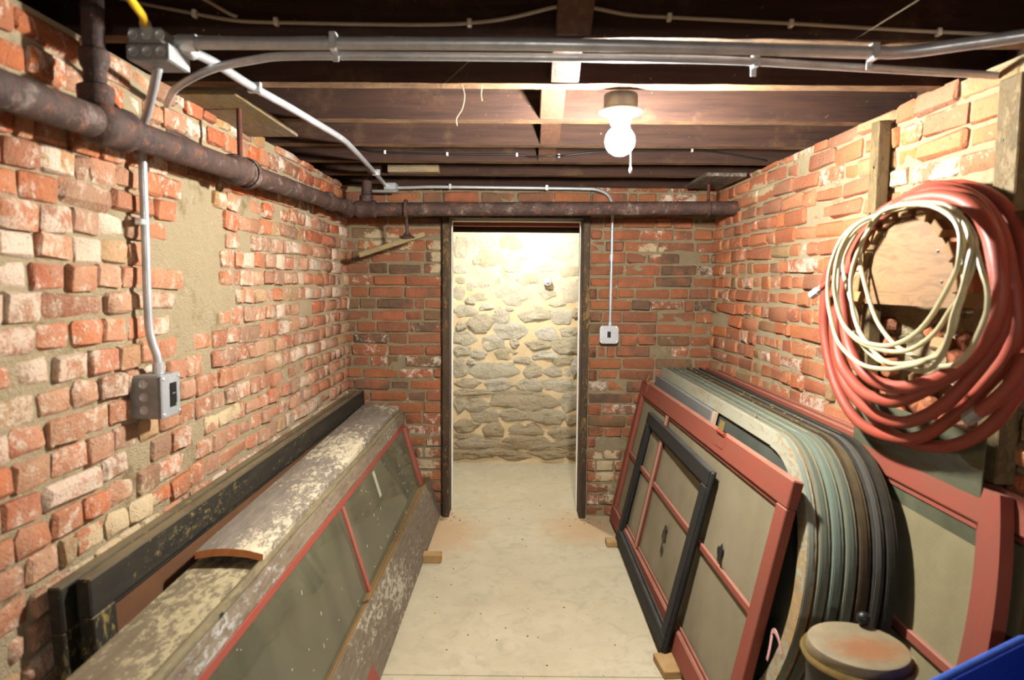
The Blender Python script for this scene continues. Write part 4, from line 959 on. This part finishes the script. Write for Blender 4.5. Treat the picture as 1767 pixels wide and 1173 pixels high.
CORD=[(0.9,[(1728,1586),(1648,1594),(1571,1590),(1503,1577),(1454,1546),(1425,1502),(1407,1442),(1397,1395),(1409,1353),(1417,1311),(1455,1261),(1508,1233),(1568,1216),(1647,1201),(1761,1202),(1875,1244),(1930,1312),(1958,1378),(1955,1456),(1921,1535),(1834,1572)]),
(0.91,[(1733,1591),(1589,1589),(1497,1571),(1435,1532),(1393,1482),(1385,1447),(1394,1395),(1413,1341),(1420,1299),(1443,1259),(1480,1245),(1560,1225),(1654,1217),(1729,1238),(1813,1284),(1863,1345),(1887,1422),(1877,1485),(1845,1545)]),
(0.93,[(1786,1596),(1667,1600),(1552,1585),(1467,1547),(1398,1489),(1358,1430),(1343,1395),(1346,1350),(1372,1305),(1395,1277),(1429,1247),(1476,1230),(1534,1226),(1633,1241),(1709,1263),(1790,1319),(1858,1422),(1886,1486),(1864,1554)]),
(0.895,[(1705,1588),(1558,1585),(1461,1555),(1413,1513),(1404,1454),(1425,1418),(1482,1350),(1537,1303),(1598,1273),(1672,1256),(1772,1259),(1863,1293),(1906,1357),(1916,1422),(1900,1502),(1832,1562)]),
(0.915,[(1770,1588),(1616,1595),(1504,1567),(1422,1513),(1396,1465),(1408,1409),(1450,1352),(1493,1299),(1572,1256),(1666,1244),(1796,1256),(1885,1297),(1928,1356),(1939,1400),(1948,1488),(1895,1557)]),
(0.925,[(1790,1592),(1634,1594),(1500,1562),(1414,1501),(1382,1459),(1398,1407),(1432,1337),(1442,1286),(1471,1242),(1525,1213),(1611,1210),(1733,1213),(1840,1252),(1872,1315),(1935,1387),(1982,1473),(1935,1552)]),
]
def coil(name, label, cat, loops, r, mat, n=12, sep=.0):
    pts = []
    for k, (x, l) in enumerate(loops):
        N = len(l)
        for i, (y, z) in enumerate(l):
            # loops sag forward at the foot and ride back over the drum at the top
            top = max(0.0, (z / 1000 - 1.45) / .2)
            pts.append((x + top * .03 + .012 * math.sin(2 * PI * i / N + k * 1.7), y / 1000, z / 1000))
    return tag(B().tube(spline(pts, 6), r, n).obj(name, mat, None, True), label, cat)
h = coil('rubber_hose', 'coil of thick red rubber hose hung on the drum hanger', 'hose', HOSE, .0165, M['hose'])
B().tube(spline([(.985, 2.06, 1.46), (.975, 2.13, 1.42), (.97, 2.19, 1.392)], 5), .0085, 10).obj('hose_tail', M['hose'], h, True)
B().tube([(.972, 2.180, 1.398), (.968, 2.205, 1.385), (.968, 2.206, 1.385), (.963, 2.235, 1.370)], .012, 8, radii=[.010, .010, .014, .0135]).obj('coupling', M['zinc'], h)
B().tube(spline([(1.05, 1.40, 1.26), (1.045, 1.43, 1.20), (1.04, 1.485, 1.145), (1.035, 1.51, 1.125)], 5), .0155, 12).obj('hose_end', M['hose'], h, True)
B().tube([(1.036, 1.508, 1.127), (1.033, 1.545, 1.10)], .0165, 8).obj('coupling', M['galv_dark'], h)
coil('extension_cord', 'coil of cream-coloured cord hung in front of the plywood drum', 'cord', CORD, .0056, M['cord'], 8)
# loose pane behind the red frames
m = frame_mat((1.118, 1.60, .62), (-.0, 1, .0), (.02, 0, 1))
lp = bx('glass_sheet', None, M['glass_old'], (0, -.004, 0), (.62, 0, .415), .001); lp.matrix_world = frame_mat((1.105, 1.602, .63), (0, 1, -.20 * 0), (.03, 0, 1)); tag(lp, 'cloudy loose glass pane leaning on the right wall below the hoses', 'glass pane')

# ---------------------------------------------------------------- bin and blue tub
bn = empty('metal_bin', (.752, 1.435, 0), 'tall round dark tin bin with a dusty rust-stained lid, bottom right', 'bin')
B().lathe([(.086, 0), (.09, .004), (.096, .3), (.103, .585), (.1, .588)], 36).obj('body', M['binbody'], bn, True)
B().lathe([(.100, .585), (.113, .590), (.116, .598), (.113, .604), (.108, .602), (.104, .596)], 40).obj('rim', M['brass'], bn, True)
ld = B().lathe([(.103, .594), (.105, .600), (.104, .615), (.101, .622), (.094, .624), (.05, .622), (.02, .6225), (.001, .623)], 40).obj('lid', M['lid'], bn, True)
B().tube([(.055, .085, .60), (.056, .088, .632)], .004, 8).obj('stem', M['dark'], ld, True)
B().lathe([(.001, -.016), (.009, -.013), (.015, -.006), (.016, .001), (.0145, .007), (.009, .013), (.001, .0155)], 18, Matrix.Translation((.052, .080, .640))).obj('knob', M['dark'], ld, True)
tb_ = empty('plastic_tub', frame_mat((.920, 1.024, 0), (.865, .5, 0), (0, 0, 1)), 'blue plastic tub cut off by the bottom right corner', 'tub')
# frame_mat keeps z up; local y points away from the camera side or towards it, so build symmetrically
b = B(); W2, D2, HT = .24, .20, .70; t_ = .006
def ringpts(w_, d_, z, rad=.02, n=4):
    out = []
    for cx, cy, a0 in ((w_ - rad, d_ - rad, 0), (-w_ + rad, d_ - rad, PI / 2), (-w_ + rad, -d_ + rad, PI), (w_ - rad, -d_ + rad, 1.5 * PI)):
        out += [(cx + rad * math.cos(a0 + PI / 2 * k / n), cy + rad * math.sin(a0 + PI / 2 * k / n), z) for k in range(n + 1)]
    return out
rings = [ringpts(W2 * .82, D2 * .82, 0), ringpts(W2 * .98, D2 * .98, HT - .03), ringpts(W2 + .012, D2 + .012, HT - .03), ringpts(W2 + .012, D2 + .012, HT), ringpts(W2 - .006, D2 - .006, HT), ringpts(W2 * .82 - .008, D2 * .82 - .008, .012)]
V = [p for r_ in rings for p in r_]; k_ = len(rings[0]); F = []
for i in range(len(rings) - 1): F += [(i * k_ + j, i * k_ + (j + 1) % k_, (i + 1) * k_ + (j + 1) % k_, (i + 1) * k_ + j) for j in range(k_)]
F += [tuple(range(k_ - 1, -1, -1)), tuple((len(rings) - 1) * k_ + j for j in range(k_))]
B().add(V, F).obj('tub_wall', M['blue'], tb_, True)
B().tube([tuple(p) for p in ringpts(W2 + .006, D2 + .006, HT + .002)], .006, 8, closed=True).obj('rim', flat_noise('blue_rim_highlight', '#3d63b5', '#2a4da0', 30, .45, .1), tb_, True)  # highlight along the rim is put into its paler blue

# ---------------------------------------------------------------- small debris
b = B(); r = random.Random(9)
for _ in range(130):
    x, y = r.uniform(-.42, .5), r.uniform(2.2, 4.3)
    if r.random() < .35: x = r.choice((-.41, .44)) + r.gauss(0, .05); y = 3.95 + r.gauss(0, .06)
    s = r.uniform(.0012, .004); b.box((-s, -s * .6, 0), (s, s * .6, s * .8), .0005, 0, Matrix.Translation((x, y, 0)) @ Matrix.Rotation(r.uniform(0, 3), 4, 'Z'))
o = b.obj('floor_grit', M['grit']); tag(o, 'fine grit and brick crumbs scattered on the concrete floor', 'grit', kind='stuff')
b = B()
for _ in range(90):
    k = r.randrange(5); y = r.uniform(2.3, 3.9); X = .655 + .034 * k + .22 * .93 + r.uniform(-.028, -.004) + .03
    s = r.uniform(.002, .006); b.box((-s, -s * .5, 0), (s, s * .5, .002), .0005, 0, Matrix.Translation((X, y, .9295)) @ Matrix.Rotation(r.uniform(0, 3), 4, 'Z'))
o = b.obj('paint_chips', M['fibre']); tag(o, 'loose paint and mortar chips lying on top of the arched frames', 'paint chips', kind='stuff')
